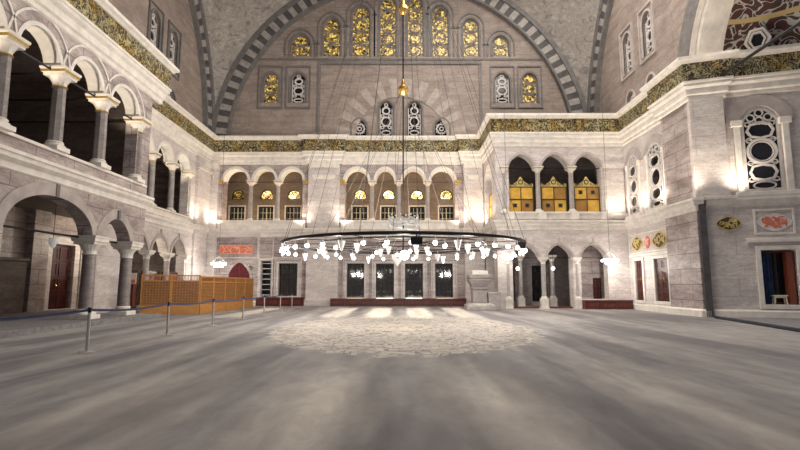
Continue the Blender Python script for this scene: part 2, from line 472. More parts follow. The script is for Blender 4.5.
# panels and frames of the ground storey
mb = MB()
def framebox(mb, F, a0, a1, z0, z1, w, d0, d1, mi=0):
    mb.strip(F, rect(a0, a1, z0, z1), rect(a0-w, a1+w, z0-w, z1+w), d0, d1, True, mi)
for a, b in lowwin+[(-8.89, -7.52)]:
    framebox(mb, FB, a, b, .58 if a > -5 else .7, 3.05, .2, -.06, .10)
    framebox(mb, FB, a-.22, b+.22, .5, 3.3, .08, -.06, .16)
framebox(mb, FB, -10.2, -9.41, .6, 3.3, .12, -.06, .08)
for a0, a1 in ((-13.75, -10.5), (-9.3, -7.1)): framebox(mb, FB, a0, a1, 3.5, 4.95, .09, -.05, .07)
framebox(mb, FB, -13.9, -10.4, .5, 5.1, .07, -.05, .08)
mb.build('stone_frame', 'wallw', wb, bevel=.015)

# gallery behind the back arcade
gw = []
for bays in (cbays, lbays):
    for a0, a1 in bays:
        c = (a0+a1)/2*38.4/36+ (.28 if bays is cbays else .2)
        gw.append(c)
holes = [rect(c-.58, c+.58, 6.2, 7.62) for c in gw]+[archhole(c-.5, c+.5, 8.2, 8.5, .5) for c in gw]
mb = MB(); mb.slab(FG, rect(-20, 6.4, 5.4, 11), holes, -.5, 0)
wg = struct(mb.build('wall_gallery', 'galbrown'), 'inner wall of the back gallery with small barred windows', 'wall')
mb = MB(); mb.box(-20, 6.4, 36.85, 39, 5.4, 5.62); struct(mb.build('floor_gallery', 'wallw'), 'stone floor of the back gallery', 'floor')
mb = MB(); mb.box(-20, 6.4, 35.9, 39, 10.75, 11.0); struct(mb.build('ceiling_gallery', 'wallw'), 'vault over the back gallery', 'ceiling')
mb = MB()
for c in gw:
    framebox(mb, FG, c-.58, c+.58, 6.2, 7.62, .1, -.05, .06)
mb.build('window_casing', 'cream', wg)

wn = [0]
def window(F, hole_kind, a0, a1, z0, z1, d, pane, label, bars=None, trac=None, tmat='tracery', zs=None, fw=.07, fm='iron', p=2.0, q=2.0, gm='iron'):
    """window_<n>: frame mesh > pane, grille / tracery"""
    wn[0] += 1
    rise = (z1-zs) if zs else 0
    inn = rect(a0+fw, a1-fw, z0+fw, z1-fw) if not zs else archhole(a0+fw, a1-fw, z0+fw, zs, rise-fw, 12, p, q)
    outp = rect(a0, a1, z0, z1) if not zs else archhole(a0, a1, z0, zs, rise, 12, p, q)
    mb = MB(); mb.strip(F, inn, outp, d-.06, d+.06, True)
    fo = mb.build('window_%d' % wn[0], fm)
    struct(fo, label, 'window')
    mb = MB(); mb.slab(F, outp, [], d-.03, d-.012)
    mb.build('pane', pane, fo)
    if bars:
        nx, nz = bars; mb = MB()
        for i in range(1, nx):
            a = a0+(a1-a0)*i/nx; w = .035 if i*2 == nx else .016
            mb.fbox(F, a-w, a+w, z0, z1, d-.02, d+.03)
        for i in range(1, nz):
            z = z0+(z1-z0)*i/nz; mb.fbox(F, a0, a1, z-.016, z+.016, d-.02, d+.025)
        mb.build('grille', gm, fo)
    if trac:
        mb = MB(); trac(mb, F, a0, a1, z0, z1, d); mb.build('tracery', tmat, fo)
    return fo
names = ['first', 'second', 'third', 'fourth']
for i, (a, b) in enumerate(lowwin):
    window(FB, 0, a, b, .58, 3.03, -.35, 'tint', 'tall dark gridded window above the long maroon bench, %s from the left' % names[i], (4, 6), fw=.09)
window(FB, 0, -8.89, -7.52, .7, 3.08, -.35, 'tint', 'tall dark gridded window above the short maroon bench', (4, 6), fw=.09)
for a0, a1 in ((7.3, 8.3), (9.5, 10.6)):
    window(FB, 0, a0, a1, .3, 2.9, -.4, 'night', 'dark window deep behind the %s tribune arch' % ('first' if a0 < 9 else 'second'), (3, 5))
for i, c in enumerate(gw):
    where = '%s bay from the left of the middle back gallery' % names[i] if i < 4 else '%s bay from the left of the left back gallery' % names[i-4]
    window(FG, 0, c-.58, c+.58, 6.2, 7.62, -.2, 'tint', 'small barred window low in the '+where, (4, 3), gm='stool')
    window(FG, 0, c-.5, c+.5, 8.2, 9.0, -.2, 'lampwin' if i != 4 else 'gold', 'glowing golden fanlight in the '+where, None,
           lambda mb, F, a0, a1, z0, z1, d: (mb.ring(F, (a0+a1)/2, z0+.38, .30, .26, .05, d-.01, d+.05, 6),
                                              [mb.ring(F, (a0+a1)/2+s*.42, z0+.28, .13, .2, .035, d-.01, d+.05, 12) for s in (-1, 1)]),
           tmat='olive', zs=8.5)

# ------------------------------------------------------------------ columns
colcache = {}
def column(x, y, z0, h, r, style, label, group, cap='gild', rot=0, ped=0):
    key = (round(h, 2), round(r, 3), style, cap, rot, ped)
    if key in colcache:
        o = copy_tree(colcache[key]); o.location = (x, y, z0)
    else:
        o = empty('column', (x, y, z0))
        if ped:
            mb = MB(); mb.box(-r*1.75, r*1.75, -r*1.75, r*1.75, 0, .12); mb.box(-r*1.5, r*1.5, -r*1.5, r*1.5, .12, ped-.08); mb.box(-r*1.7, r*1.7, -r*1.7, r*1.7, ped-.08, ped)
            mb.build('pedestal', 'cream', o, bevel=.015)
        mb = MB(); mb.box(-r*1.5, r*1.5, -r*1.5, r*1.5, 0, r*.7)
        mb.lathe([(r*1.42, r*.7), (r*1.45, r*.9), (r*1.25, r*1.05), (r*1.12, r*1.2), (r*1.25, r*1.35), (r*1.05, r*1.55)], n=24)
        mb.v = [(a, b, c*1+ped) for a, b, c in mb.v]
        mb.build('base', 'cream', o, bevel=.01)
        n = 8 if style.endswith('8') else 24; m = 'coldark' if 'dark' in style else 'colmid' if 'mid' in style else 'colgrey'
        H = h-r*2.6; z1 = r*1.55+ped
        mb = MB(); mb.lathe([(r, z1), (r*1.0, z1+(H-z1)*.3), (r*.93, H-r*.25)], n=n, rot=PI/8)
        mb.build('shaft', m, o, smooth=(n == 24))
        mb = MB(); mb.lathe([(r*1.0, H-r*.3), (r*1.12, H-r*.2), (r*1.0, H-r*.05)], n=24, mi=1)
        mb.lathe([(r*.98, H-r*.05), (r*1.02, H+r*.35), (r*1.25, H+r*.8), (r*1.55, H+r*1.25)], n=8 if n == 8 else 16, rot=PI/8, mi=0)
        mb.lathe([(r*1.55*1.414, H+r*1.25), (r*1.6*1.414, H+r*1.3), (r*1.6*1.414, H+r*1.6), (r*1.8*1.414, H+r*1.75)], n=4, rot=PI/4, mi=0)
        mb.lathe([(r*1.85*1.414, H+r*1.75), (r*1.85*1.414, H+r*2.15)], n=4, rot=PI/4, mi=1)
        mb.lathe([(r*1.9*1.414, H+r*2.15), (r*2.0*1.414, H+r*2.35), (r*2.0*1.414, H+r*2.6)], n=4, rot=PI/4, mi=0)
        mb.build('capital', ['cream', cap], o)
        colcache[key] = o
    tag(o, label, 'column', group, 'thing'); return o

for a, b, t in ((cbays[0], cbays[1], 'first'), (cbays[1], cbays[2], 'second'), (cbays[2], cbays[3], 'third')):
    column((a[1]+b[0])/2, YB+.14, 6.15, 3.05, .155, 'grey', 'slender pale column, %s from the left in the middle back gallery' % t, 'columns of the back gallery')
for a, b, t in ((lbays[0], lbays[1], 'left'), (lbays[1], lbays[2], 'right')):
    column((a[1]+b[0])/2, YB+.14, 6.15, 3.05, .155, 'grey', 'slender pale column, the %s one of two in the left back gallery' % t, 'columns of the back gallery')

# ------------------------------------------------------------------ left gallery, near section
c1 = [6.85, 9.3, 11.75, 14.2, 16.68, 19.18]
bays1 = [(c+.42, c2-.14) for c, c2 in zip(c1, c1[1:]+[21.9])]
lowbig = [(4.2, 8.9), (9.6, 14.2)]
holes = [arcade(bays1, 6.1, 9.0, 1.0)]+[archhole(a0, a1, .02, 3.3, 1.22, 22) for a0, a1 in lowbig]
outer = [(0, 0), (14.76, 0)]+arc(14.76, 19.05, 3.3, 1.22, 22)[::-1]+arc(19.62, 21.72, 3.3, .95, 14, 1.7, 1.7)[::-1]+[(YE, 3.3), (YE, 11.35), (0, 11.35)]
mb = MB(); mb.slab(FL1, outer, holes, -.55, 0)
mb.box(XS2-.3, XS1-.02, YE-.5, YE, 4.3, 5.45)
mb.box(-18.5, XS1-.85, YE-.6, YE, 5.4, 11.35); mb.box(XS2-.3, XS1-.01, YE-.05, YE+.74, 10.42, 12.2)
w1 = struct(mb.build('wall_left', 'wall'), 'near section of the left wall, gallery arcade over wide arches', 'wall')
mb = MB()
for a0, a1 in bays1:
    mb.strip(FL1, arc(a0+.02, a1-.02, 9.0, .98), arc(a0-.12, a1+.12, 9.0, 1.12), -.57, .05)
mb.build('archivolt', 'soffit', w1)
mb = MB()
for a0, a1 in bays1:
    mb.strip(FL1, arc(a0-.42, a1+.42, 9.0, 1.45), arc(a0-.5, a1+.5, 9.0, 1.53), -.02, .05)
mb.build('hood_moulding', 'cream', w1)
mb = MB()
for a0, a1, r, n, p in ((14.76, 19.05, 1.22, 22, 2), (19.62, 21.72, .95, 14, 1.7), (9.6, 14.2, 1.22, 22, 2)):
    mb.strip(FL1, arc(a0, a1, 3.3, r, n, p, p), arc(a0-.38, a1+.3, 3.3, r+.42, n, p, p), -.02, .035)
mb.build('voussoirs', 'vouss', w1)
mb = MB()
mb.fbox(FL1, 16.83, 17.0, 4.5, 4.95, 0, .06); mb.fbox(FL1, 20.6, 20.75, 4.25, 4.6, 0, .1)
mb.build('keystone', 'smould', w1)
mb = MB(); mb.fbox(FL1, 0, YE, 5.6, 6.1, -.75, -.1); mb.fbox(FL1, 0, YE, 6.03, 6.14, -.8, .02)
mb.build('parapet', 'cream', w1, bevel=.02)
ord1 = {14.2: 'nearest', 16.68: 'second nearest', 19.18: 'third nearest'}
for c, t in ord1.items():
    column(XS1-.12, c+.1, 6.1, 2.95, .225, 'mid8', 'grey faceted column with gilded capital, %s in the left upper gallery' % t, 'columns of the near left gallery')
column(XS1-.12, 21.98, 6.1, 2.95, .225, 'dark8', 'dark faceted column at the far end of the near left gallery', 'columns of the near left gallery')
column(XS1-.22, 19.34, .17, 3.2, .25, 'dark', 'dark column between the wide arch and the small arch at left', 'ground floor columns at left', 'cream')
column(XS1-.22, 21.95, .17, 3.2, .25, 'dark', 'dark column beside the end of the wooden screen', 'ground floor columns at left', 'cream')

# ------------------------------------------------------------------ left gallery, far section
c2 = [27.75, 30.2, 32.6]
bays2 = [(25.3, 27.5), (28.0, 29.98), (30.42, 32.38)]
holes = [arcade(bays2, 5.95, 9.0, .95), arcade([(25.4, 27.55), (28.0, 29.95), (30.4, 32.35)], .02, 3.4, .95, 1.7, 1.7)]
mb = MB(); mb.slab(FL2, rect(YE, YB, 0, 11.35), holes, -.55, 0)
w2 = struct(mb.build('wall_left_far', 'wallw'), 'far section of the left wall with three arches over three arches', 'wall')
mb = MB()
for a0, a1 in bays2: mb.strip(FL2, arc(a0+.02, a1-.02, 9.0, .93), arc(a0-.14, a1+.14, 9.0, 1.09), -.57, .06)
mb.build('archivolt', 'soffit', w2)
mb = MB()
for a0, a1 in ((25.4, 27.55), (28.0, 29.95), (30.4, 32.35)): mb.strip(FL2, arc(a0, a1, 3.4, .95, 14, 1.7, 1.7), arc(a0-.2, a1+.2, 3.4, 1.15, 14, 1.7, 1.7), -.05, .06)
for a in (26.47, 28.97, 31.37): mb.fbox(FL2, a-.05, a+.05, 4.4, 4.75, 0, .08)
mb.build('voussoirs', 'vouss', w2)
mb = MB(); mb.fbox(FL2, 25.2, 33.0, 5.6, 5.9, -.7, .04); mb.fbox(FL2, 25.1, 33.1, 5.88, 5.99, -.75, .12)
mb.build('parapet', 'cream', w2, bevel=.02)
mb = MB(); mb.fbox(FL2, 33.4, 35.6, 5.6, 10.4, -.05, .22); mb.fbox(FL2, 33.3, 35.7, 9.55, 9.8, .1, .34)
mb.fbox(FL2, 33.4, 35.6, .2, 5.3, -.05, .15)
mb.build('pilaster', 'wallw', w2, bevel=.02)
for c, t in zip(c2, ('first', 'second', 'third')):
    column(XS2-.12, c, 5.95, 3.1, .18, 'grey', 'pale column with gilded capital, %s from the near end of the far left gallery' % t, 'columns of the far left gallery')
    column(XS2-.12, c, .17, 3.25, .17, 'grey', 'pale ground floor column behind the wooden screen, %s from its near end' % t, 'ground floor columns at left', 'cream')

# aisle behind the left galleries
mb = MB(); mb.slab(FLR, rect(0, YB, 0, 11.35), [rect(25.95, 27.75, .2, 3.65)], -.5, 0)
for a0, a1 in ((24.2, 25.3), (28.4, 29.3), (17.5, 19.2), (32.2, 33.4)): mb.fbox(FLR, a0, a1, .17, 5.2, 0, .4)
mb2 = MB(); mb2.fbox(FLR, 0, YB, 5.6, 11.0, 0, .06)
wl = struct(mb.build('wall_aisle', 'wall'), 'outer marble wall of the left aisle', 'wall')
mb2.box(-18.4, XS1-.86, YE-.66, YE-.6, 5.6, 11.0); mb2.build('gallery_shade_facing', 'galdark', wl)  # dark sheet paints the upper gallery's shade over the aisle wall
mb = MB(); framebox(mb, FLR, 25.95, 27.75, .2, 3.65, .42, -.05, .16); framebox(mb, FLR, 25.5, 28.2, .2, 4.1, .1, 0, .24)
mb.build('stone_frame', 'wallw', wl, bevel=.02)
mb = MB(); mb.fbox(FLR, 8, 24.1, .17, 2.6, 0, .3); mb.fbox(FLR, 8, 24.1, 2.6, 2.75, 0, .4)
mb.build('wainscot', 'galdark', wl, bevel=.02)
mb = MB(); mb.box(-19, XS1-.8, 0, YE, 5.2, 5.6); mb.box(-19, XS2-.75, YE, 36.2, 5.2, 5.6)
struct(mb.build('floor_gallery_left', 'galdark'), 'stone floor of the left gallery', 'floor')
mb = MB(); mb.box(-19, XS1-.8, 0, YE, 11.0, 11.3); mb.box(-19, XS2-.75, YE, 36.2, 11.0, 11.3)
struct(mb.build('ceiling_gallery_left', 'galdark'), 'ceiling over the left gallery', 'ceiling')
# two doors seen through the arches
def door(F, a0, a1, z0, z1, d, label, m='door', rows=4, handle=True):
    wn[0] += 1
    mb = MB(); mb.fbox(F, a0, a1, z0, z1, d-.08, d); o = mb.build('door_%d' % wn[0], m); struct(o, label, 'door')
    mb = MB(); am = (a0+a1)/2
    for s0, s1 in ((a0+.06, am-.03), (am+.03, a1-.06)):
        for i in range(rows):
            q0 = z0+.08+(z1-z0-.1)*i/rows; q1 = z0+(z1-z0-.1)*(i+1)/rows
            framebox(mb, F, s0+.1, s1-.1, q0+.1, q1-.1, .05, d, d+.035)
    mb.build('panel_moulding', 'bench', o)
    if handle:
        mb = MB(); mb.ball(F(am-.12, z0+1.25, d+.06), .05); mb.ball(F(am+.12, z0+1.25, d+.06), .05); mb.build('handle', 'brass', o)
    return o
door(FLR, 25.95, 27.75, .2, 3.65, -.15, 'tall dark red double door seen through the wide left arch')

# ------------------------------------------------------------------ tribune at the right
tb = [(6.95, 8.62), (9.08, 10.78), (11.22, 12.92)]
tl = [(7.05, 8.75), (9.25, 10.85), (11.35, 13.05)]
holes = [arcade(tb, 6.08, 9.05, .86, 1.5, 1.6), [(7.05, .02), (10.85, .02)]+arc(9.25, 10.85, 3.2, .85, 14, 1.45, 1.6)+arc(7.05, 8.75, 3.2, .85, 14, 1.45, 1.6),
         archhole(11.35, 13.05, .6, 3.2, .85, 14, 1.45, 1.6)]
mb = MB(); mb.slab(FT, rect(XT, XR, 0, 11.35), holes, -.7, 0)
wt = struct(mb.build('wall_tribune', 'wallw'), 'front wall of the right tribune with three arches on each storey', 'wall')
mb = MB()
mb.slab(FTS, rect(-36, -31.9, 0, 11.35), [archhole(-35.2, -32.6, 6.08, 9.0, .9, 14, 1.7, 1.7), archhole(-35.4, -32.4, .02, 3.2, .85, 14, 1.7, 1.7)], -.6, 0)
struct(mb.build('wall_tribune_flank', 'wallw'), 'flank of the right tribune', 'wall')
mb = MB(); mb.box(XT+.62, XR+.1, 35.6, 35.95, 5.6, 10.9); mb.box(XR-.1, XR+.15, YT+.7, 35.95, 0, 10.9); mb.box(XT+.62, 7.2, 35.7, 35.95, 0, 5.1); mb.box(8.4, 9.4, 35.7, 35.95, 0, 5.1); mb.box(10.7, 14.3, 35.7, 35.95, 0, 5.1); mb.box(7.2, 8.4, 35.7, 35.95, 3, 5.1); mb.box(9.4, 10.7, 35.7, 35.95, 3, 5.1); struct(mb.build('wall_tribune_rear', 'coldark'), 'rear wall inside the tribune, darkened with painted shade', 'wall')  # dark slab carries the tribune's inner shade in its colour
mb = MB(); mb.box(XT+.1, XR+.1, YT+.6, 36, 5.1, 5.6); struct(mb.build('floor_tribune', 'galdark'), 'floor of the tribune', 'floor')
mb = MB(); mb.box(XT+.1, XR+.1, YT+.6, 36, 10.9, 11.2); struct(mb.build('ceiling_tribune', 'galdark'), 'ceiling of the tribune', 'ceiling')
mb = MB()
for a0, a1 in tl: mb.strip(FT, arc(a0, a1, 3.2, .85, 14, 1.45, 1.6), arc(a0-.14, a1+.14, 3.2, 1.0, 14, 1.45, 1.6), -.03, .05)
for a in (7.9, 10.05, 12.2): mb.fbox(FT, a-.05, a+.05, 4.0, 4.45, 0, .08)
for a0, a1 in tb: mb.strip(FT, arc(a0, a1, 9.05, .86, 14, 1.5, 1.6), arc(a0-.16, a1+.16, 9.05, 1.03, 14, 1.5, 1.6), -.03, .05)
mb.build('voussoirs', 'vouss', wt)
mb = MB(); mb.fbox(FT, XT, XR, 8.9, 9.08, -.1, .12); 
mb2 = MB(); mb2.fbox(FT, 6.8, 13.05, 5.65, 6.08, -.5, .1); mb2.fbox(FT, 6.7, 13.15, 6.0, 6.12, -.6, .2)
for a in (6.95, 9.0, 11.05, 13.0): mb2.fbox(FT, a-.25, a+.25, 5.6, 6.1, .0, .28)
mb2.build('parapet', 'cream', wt, bevel=.03)
mb = MB()
mb.fbox(FT, 13.05, 14.3, 6.0, 9.0, 0, .18); mb.fbox(FT, 13.0, 14.38, 8.95, 9.25, 0, .3); mb.fbox(FT, 13.0, 14.38, 5.65, 6.0, 0, .3)
mb.build('pilaster', 'wallw', wt, bevel=.02)
for i, (x, t) in enumerate(((6.62, 'leftmost'), (8.85, 'second'), (11.0, 'third'))):
    column(x, YT+.12, 6.08, 3.0, .16, 'grey', 'slim grey column beside the golden screens, %s of three' % t, 'upper columns of the tribune')
for x, t in ((6.75, 'leftmost'), (9.0, 'middle'), (11.1, 'rightmost')):
    column(x, YT+.1, 0, 3.22, .145, 'grey', 'pale ground floor column under the tribune, %s of the front three' % t, 'lower columns of the tribune', 'cream', ped=.55)
for x, t in ((8.1, 'left'), (10.25, 'right')):
    column(x, YT+2.4, 0, 3.5, .145, 'grey', 'pale column set back under the tribune, %s of the inner two' % t, 'lower columns of the tribune', 'cream', ped=.55)
mb = MB(); mb.box(11.2, XR, YT+1.7, YT+1.9, 0, 5.2)
wti = struct(mb.build('wall_tribune_inner', 'wall'), 'grey marble wall set back behind the third tribune arch', 'wall')
door(Fr(0, YT+1.7, 1, 0), 12.72, 13.25, .55, 1.95, .04, 'small dark red door behind the third tribune arch', rows=2, handle=False)
# golden screens
def gold_screen(a0, a1, label, dark, sq):
    o = empty('gilded_screen', FT((a0+a1)/2, 6.12, -.38)); w = (a1-a0)/2-.02
    F = Fr(0, 0, 1, 0); H = 1.72
    mb = MB(); 
    for a in (-w, -.03, w-.06): mb.fbox(F, a, a+.06, 0, H, -.05, .05)
    for z in (0, H/2-.03, H-.06): mb.fbox(F, -w, w, z, z+.06, -.05, .045)
    mb.build('frame', 'olive', o)
    for i, (s, z) in enumerate(((-1, 0), (1, 0), (-1, 1), (1, 1))):
        x0, x1 = (-w+.06, -.03) if s < 0 else (.03, w-.06); z0 = .06+z*H/2
        mb = MB(); mb.fbox(F, x0, x1, z0, z0+H/2-.09, -.03, .02)
        pn = mb.build('panel', 'goldpand' if i in dark else 'goldpan', o)
        if i in sq:
            c = (x0+x1)/2; zc = z0+.42
            mb = MB(); mb.fbox(F, c-.13, c+.13, zc-.13, zc+.13, .02, .035, 0); mb.fbox(F, c-.08, c+.08, zc-.08, zc+.08, .035, .045, 1)
            mb.build('peephole', ['olive', 'black'], pn)
    mb = MB(); pts = []
    for i in range(33):
        u = -1+2*i/32; h = .16+.46*math.exp(-(u/.32)**2)+.06*math.cos(u*14)
        pts.append((u*w, H+h))
    mb.slab(F, [(w, H), (-w, H)]+pts, [], -.03, .03)
    cr = mb.build('crest', 'goldpaint', o)
    mb = MB(); mb.ring(F, 0, H+.3, .16, .16, .05, .03, .06, 16)
    for s in (-1, 1): 
        mb.ring(F, s*.38, H+.17, .14, .1, .035, .03, .055, 14); mb.ring(F, s*.64, H+.12, .08, .07, .03, .03, .055, 12)
    mb.build('scrollwork', 'olive', cr)
    tag(o, label, 'screen', 'gilded screens in the tribune arches')
gold_screen(*tb[0], 'golden screen with two dark squares low down, in the leftmost tribune arch', (1,), (0, 1))
gold_screen(*tb[1], 'golden screen with a brown lower left panel, in the middle tribune arch', (0, 3), (0, 1))
gold_screen(*tb[2], 'golden screen with dark squares in its upper panels, in the rightmost tribune arch', (0, 3), (2, 3))
o = empty('gilded_side_screen', FTS(-33.9, 6.1, -.3)); F = Fr(0, 0, 0, -1)
mb = MB(); mb.fbox(F, -1.2, 1.2, 0, 1.7, -.03, .03); mb.build('panel', 'goldpan', o)
mb = MB()
for a in (-1.2, -.03, 1.14): mb.fbox(F, a, a+.06, 0, 1.76, -.05, .05)
for z in (0, .85, 1.7): mb.fbox(F, -1.2, 1.2, z, z+.06, -.05, .045)
mb.build('frame', 'olive', o); tag(o, 'golden screen in the flank arch of the tribune', 'screen')

# ------------------------------------------------------------------ right wall
rw = [(-30.5, -29.2), (-28.0, -26.4)]
rd = [(-30.35, -29.4), (-28.0, -26.55)]
holes = [archhole(a0, a1, 5.75, 8.9, .6, 12, 1.6, 1.6) for a0, a1 in rw]+[rect(a0, a1, .58, 2.95) for a0, a1 in rd]
mb = MB(); mb.slab(FR, rect(-YT, -25.9, 0, 11.35), holes, -.8, 0)
wr = struct(mb.build('wall_right', 'wallw'), 'right wall with two tracery windows over two dark red doors', 'wall')
mb = MB(); mb.box(PX, PX+1.6, PY, 26.0, 0, 5.3); 
mb.build('corner_pier', 'wall', wr, bevel=.02)
mb = MB(); mb.box(PX+.12, PX+1.6, PY+.25, 26.0, 5.3, 10.6); mb.build('upper_pier', 'wall', wr, bevel=.02)
mb = MB()
for a0, a1 in rd:
    framebox(mb, FR, a0, a1, .58, 2.95, .17, -.05, .09)
framebox(mb, FR, -30.9, -26.2, 3.45, 4.5, .07, -.05, .06)
mb.fbox(FR, -31, -26.1, 3.18, 3.32, 0, .1)
mb.build('stone_frame', 'cream', wr, bevel=.015)
mb = MB()
for a0, a1 in rw:
    for s in (a0-.2, a1+.04): mb.fbox(FR, s, s+.16, 5.7, 8.75, 0, .1); mb.fbox(FR, s-.05, s+.21, 8.7, 8.98, 0, .16)
    mb.fbox(FR, a0-.3, a1+.3, 5.55, 5.75, 0, .25)
mb.build('window_columns', 'cream', wr, bevel=.02)
mb = MB()
for a0, a1 in rw: mb.strip(FR, arc(a0, a1, 8.9, .6, 12, 1.6, 1.6), arc(a0-.5, a1+.5, 8.95, 1.05, 12, 1.6, 1.6), -.03, .08)
mb.build('voussoirs', 'vouss', wr)
def tracery_big(mb, F, a0, a1, z0, z1, d):
    c = (a0+a1)/2; w = (a1-a0)/2; H = z1-z0
    mb.ring(F, c, z0+H*.47, w*.80, w*.80, .10*w+.03, d-.01, d+.08, 28)
    mb.ring(F, c, z0+H*.47, w*.62, w*.62, .05, d-.01, d+.05, 28)
    for z in (.22, .72): mb.ring(F, c, z0+H*z, w*.74, H*.105, .10, d-.01, d+.08, 8, p=.8)
    mb.ring(F, c, z0+H*.065, w*.6, H*.05, .06, d-.01, d+.08, 16)
    for s, z in ((0, .93), (-.45, .875), (.45, .875), (0, .84)): mb.ring(F, c+s*w, z0+H*z, w*.24, w*.24, .05, d-.01, d+.08, 12)
    for s in (-1, 1):
        mb.fbox(F, c+s*w*.9-.05, c+s*w*.9+.05, z0, z0+H*.82, d-.01, d+.07)
        for z in (.135, .335, .605, .80): mb.ring(F, c+s*w*.62, z0+H*z, w*.16, w*.16, .035, d-.01, d+.07, 10)
    for z in (.12, .33, .61, .825): mb.fbox(F, c-w*.9, c+w*.9, z0+H*z-.03, z0+H*z+.03, d-.01, d+.03)
window(FR, 0, *rw[0], 5.75, 9.5, .04, 'night', 'far tall white tracery window on the upper right wall', None, tracery_big, zs=8.9, fw=.11, fm='tracery', p=1.6, q=1.6)
window(FR, 0, *rw[1], 5.75, 9.5, .04, 'night', 'tall white tracery window beside the pier on the upper right wall', None, tracery_big, zs=8.9, fw=.11, fm='tracery', p=1.6, q=1.6)
door(FR, *rd[0], .58, 2.95, -.06, 'narrow dark red door nearest the tribune on the right wall')
door(FR, *rd[1], .58, 2.95, -.06, 'wider dark red door beside the corner pier on the right wall')

# near right wall, turned towards the hall
lw = [(2.24, 3.42)]
holes = [archhole(2.12, 3.68, 5.8, 8.95, .85, 12, 1.7, 1.7), rect(2.48, 3.83, .6, 3.05)]
mb = MB(); mb.slab(FN, rect(.32, 14, 0, 11.35), holes, -.9, -.12)
wnr = struct(mb.build('wall_right_near', 'wallw'), 'near right wall with plaques over a barred window', 'wall')
mb = MB(); mb.fbox(FN, .0, 1.45, 5.6, 10.5, -.6, .12); mb.fbox(FN, .32, 1.62, 5.45, 5.6, -.6, .2)
mb.build('upper_pier', 'wallw', wnr, bevel=.02)
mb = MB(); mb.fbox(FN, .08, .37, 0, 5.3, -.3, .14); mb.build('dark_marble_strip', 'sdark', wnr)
mb = MB()
framebox(mb, FN, 2.48, 3.83, .6, 3.05, .2, -.2, -.02); framebox(mb, FN, 2.42, 3.82, 3.85, 4.85, .1, -.2, -.05)
mb.fbox(FN, 1.95, 4.6, 3.4, 3.55, -.2, .04); mb.fbox(FN, 1.92, 4.65, 3.55, 3.63, -.2, .0)
for s in (1.80, 3.74): mb.fbox(FN, s, s+.26, 5.75, 9.0, -.2, .04); mb.fbox(FN, s-.12, s+.36, 8.9, 9.2, -.2, .12)
mb.fbox(FN, 1.7, 4.15, 5.55, 5.76, -.2, .12)
framebox(mb, FN, 5.0, 6.4, 5.9, 9.0, .15, -.2, 0.0)
mb.build('stone_frame', 'cream', wnr, bevel=.02)
mb = MB(); mb.strip(FN, arc(2.06, 3.74, 9.0, .88, 12, 1.7, 1.7), arc(1.5, 4.3, 9.1, 1.3, 12, 1.8, 1.8), -.2, -.03)
mb.build('voussoirs', 'vouss', wnr)
window(FN, 0, 2.12, 3.68, 5.8, 9.80, -.16, 'night', 'large white tracery window with round and octagonal lights at upper right', None, tracery_big, zs=8.95, fw=.11, fm='tracery', p=1.7, q=1.7)
window(FN, 0, 2.48, 3.83, .6, 3.05, -.75, 'night', 'wide barred window behind the cream stool at right', (4, 4), fw=.1, fm='redwood')
mb = MB(); mb.fbox(FN, 3.48, 3.74, .62, 2.98, -.62, -.2); o = mb.build('window_shutter', 'redwood')
tag(o, 'red brown open shutter in the barred window at right', 'shutter')
mb = MB()
pts = [(2.54+.034*i, -.55+.05*math.sin(i*1.5)) for i in range(14)]
for d in (0, -.02): 
    pass
vs = [FN(a, z, d) for a, d in pts for z in (.64, 2.95)]+[FN(a, z, d-.03) for a, d in pts for z in (.64, 2.95)]
n = 28
mb.add(vs, [(2*i, 2*i+2, 2*i+3, 2*i+1) for i in range(13)]+[(n+2*i, n+2*i+1, n+2*i+3, n+2*i+2) for i in range(13)])
tag(mb.build('curtain', 'bluecloth'), 'dark blue curtain drawn aside in the barred window at right', 'curtain')
# stool in the window
o = empty('stool', FN(3.14, .6, -.34), -ANG)
mb = MB(); mb.box(-.28, .28, -.17, .17, .36, .42); mb.box(-.24, .24, -.13, .13, .29, .36); mb.build('seat', 'stool', o, bevel=.015)
for x in (-.21, .21):
    for y in (-.11, .11):
        mb = MB(); mb.tube([(x, y, .30), (x*1.15, y*1.2, 0)], .035, 8, r2=.025); mb.build('leg', 'stool', o)
tag(o, 'small cream stool standing in the right window recess', 'stool')

# ------------------------------------------------------------------ cornice and ledge round the hall
def fn2(a, d): return FN(a, 0, d)[:2]
YK = YE+.75
path = [(XS1, 0), (XS1, YK), (XS2, YK), (XS2, YB), (-6.95, YB), (-6.95, YB-.3), (-4.45, YB-.3), (-4.45, YB), (4.55, YB), (4.55, YB-.3), (XT, YB-.3),
        (XT, YT), (XR, YT), (XR, 26.1), (PX+.02, 26.1), (PX+.02, PY), fn2(1.5, .05), fn2(1.5, -.12), fn2(14, -.12)]
low = [(0, 10.4), (.08, 10.45), (.08, 10.62), (.17, 10.68), (.17, 10.95), (.30, 11.05), (.30, 11.18), (.36, 11.2), (.36, 11.3), (0, 11.3)]
mb = MB(); sweep(mb, path, low); struct(mb.build('trim_1', 'cream'), 'stepped pale moulding under the gilded frieze', 'moulding')
mb = MB(); sweep(mb, path, [(-.1, 11.3), (.24, 11.3), (.34, 12.18), (-.1, 12.18)]); struct(mb.build('trim_2', 'band'), 'dark frieze of gilded calligraphy running round the hall', 'frieze')
mb = MB(); sweep(mb, path, [(-.6, 12.18), (.42, 12.18), (.48, 12.26), (.6, 12.32), (.6, 12.46), (.3, 12.52), (-.6, 12.56)]); struct(mb.build('trim_3', 'cream'), 'pale cornice slab above the gilded frieze', 'cornice')
mb = MB(); sweep(mb, [(XS1, 0), (XS1, YE), (XS2, YE)]+path[3:-3]+[fn2(.3, 0)], [(0, 4.95), (.06, 5.0), (.06, 5.2), (.2, 5.32), (.2, 5.45), (.26, 5.47), (.26, 5.58), (0, 5.62)])
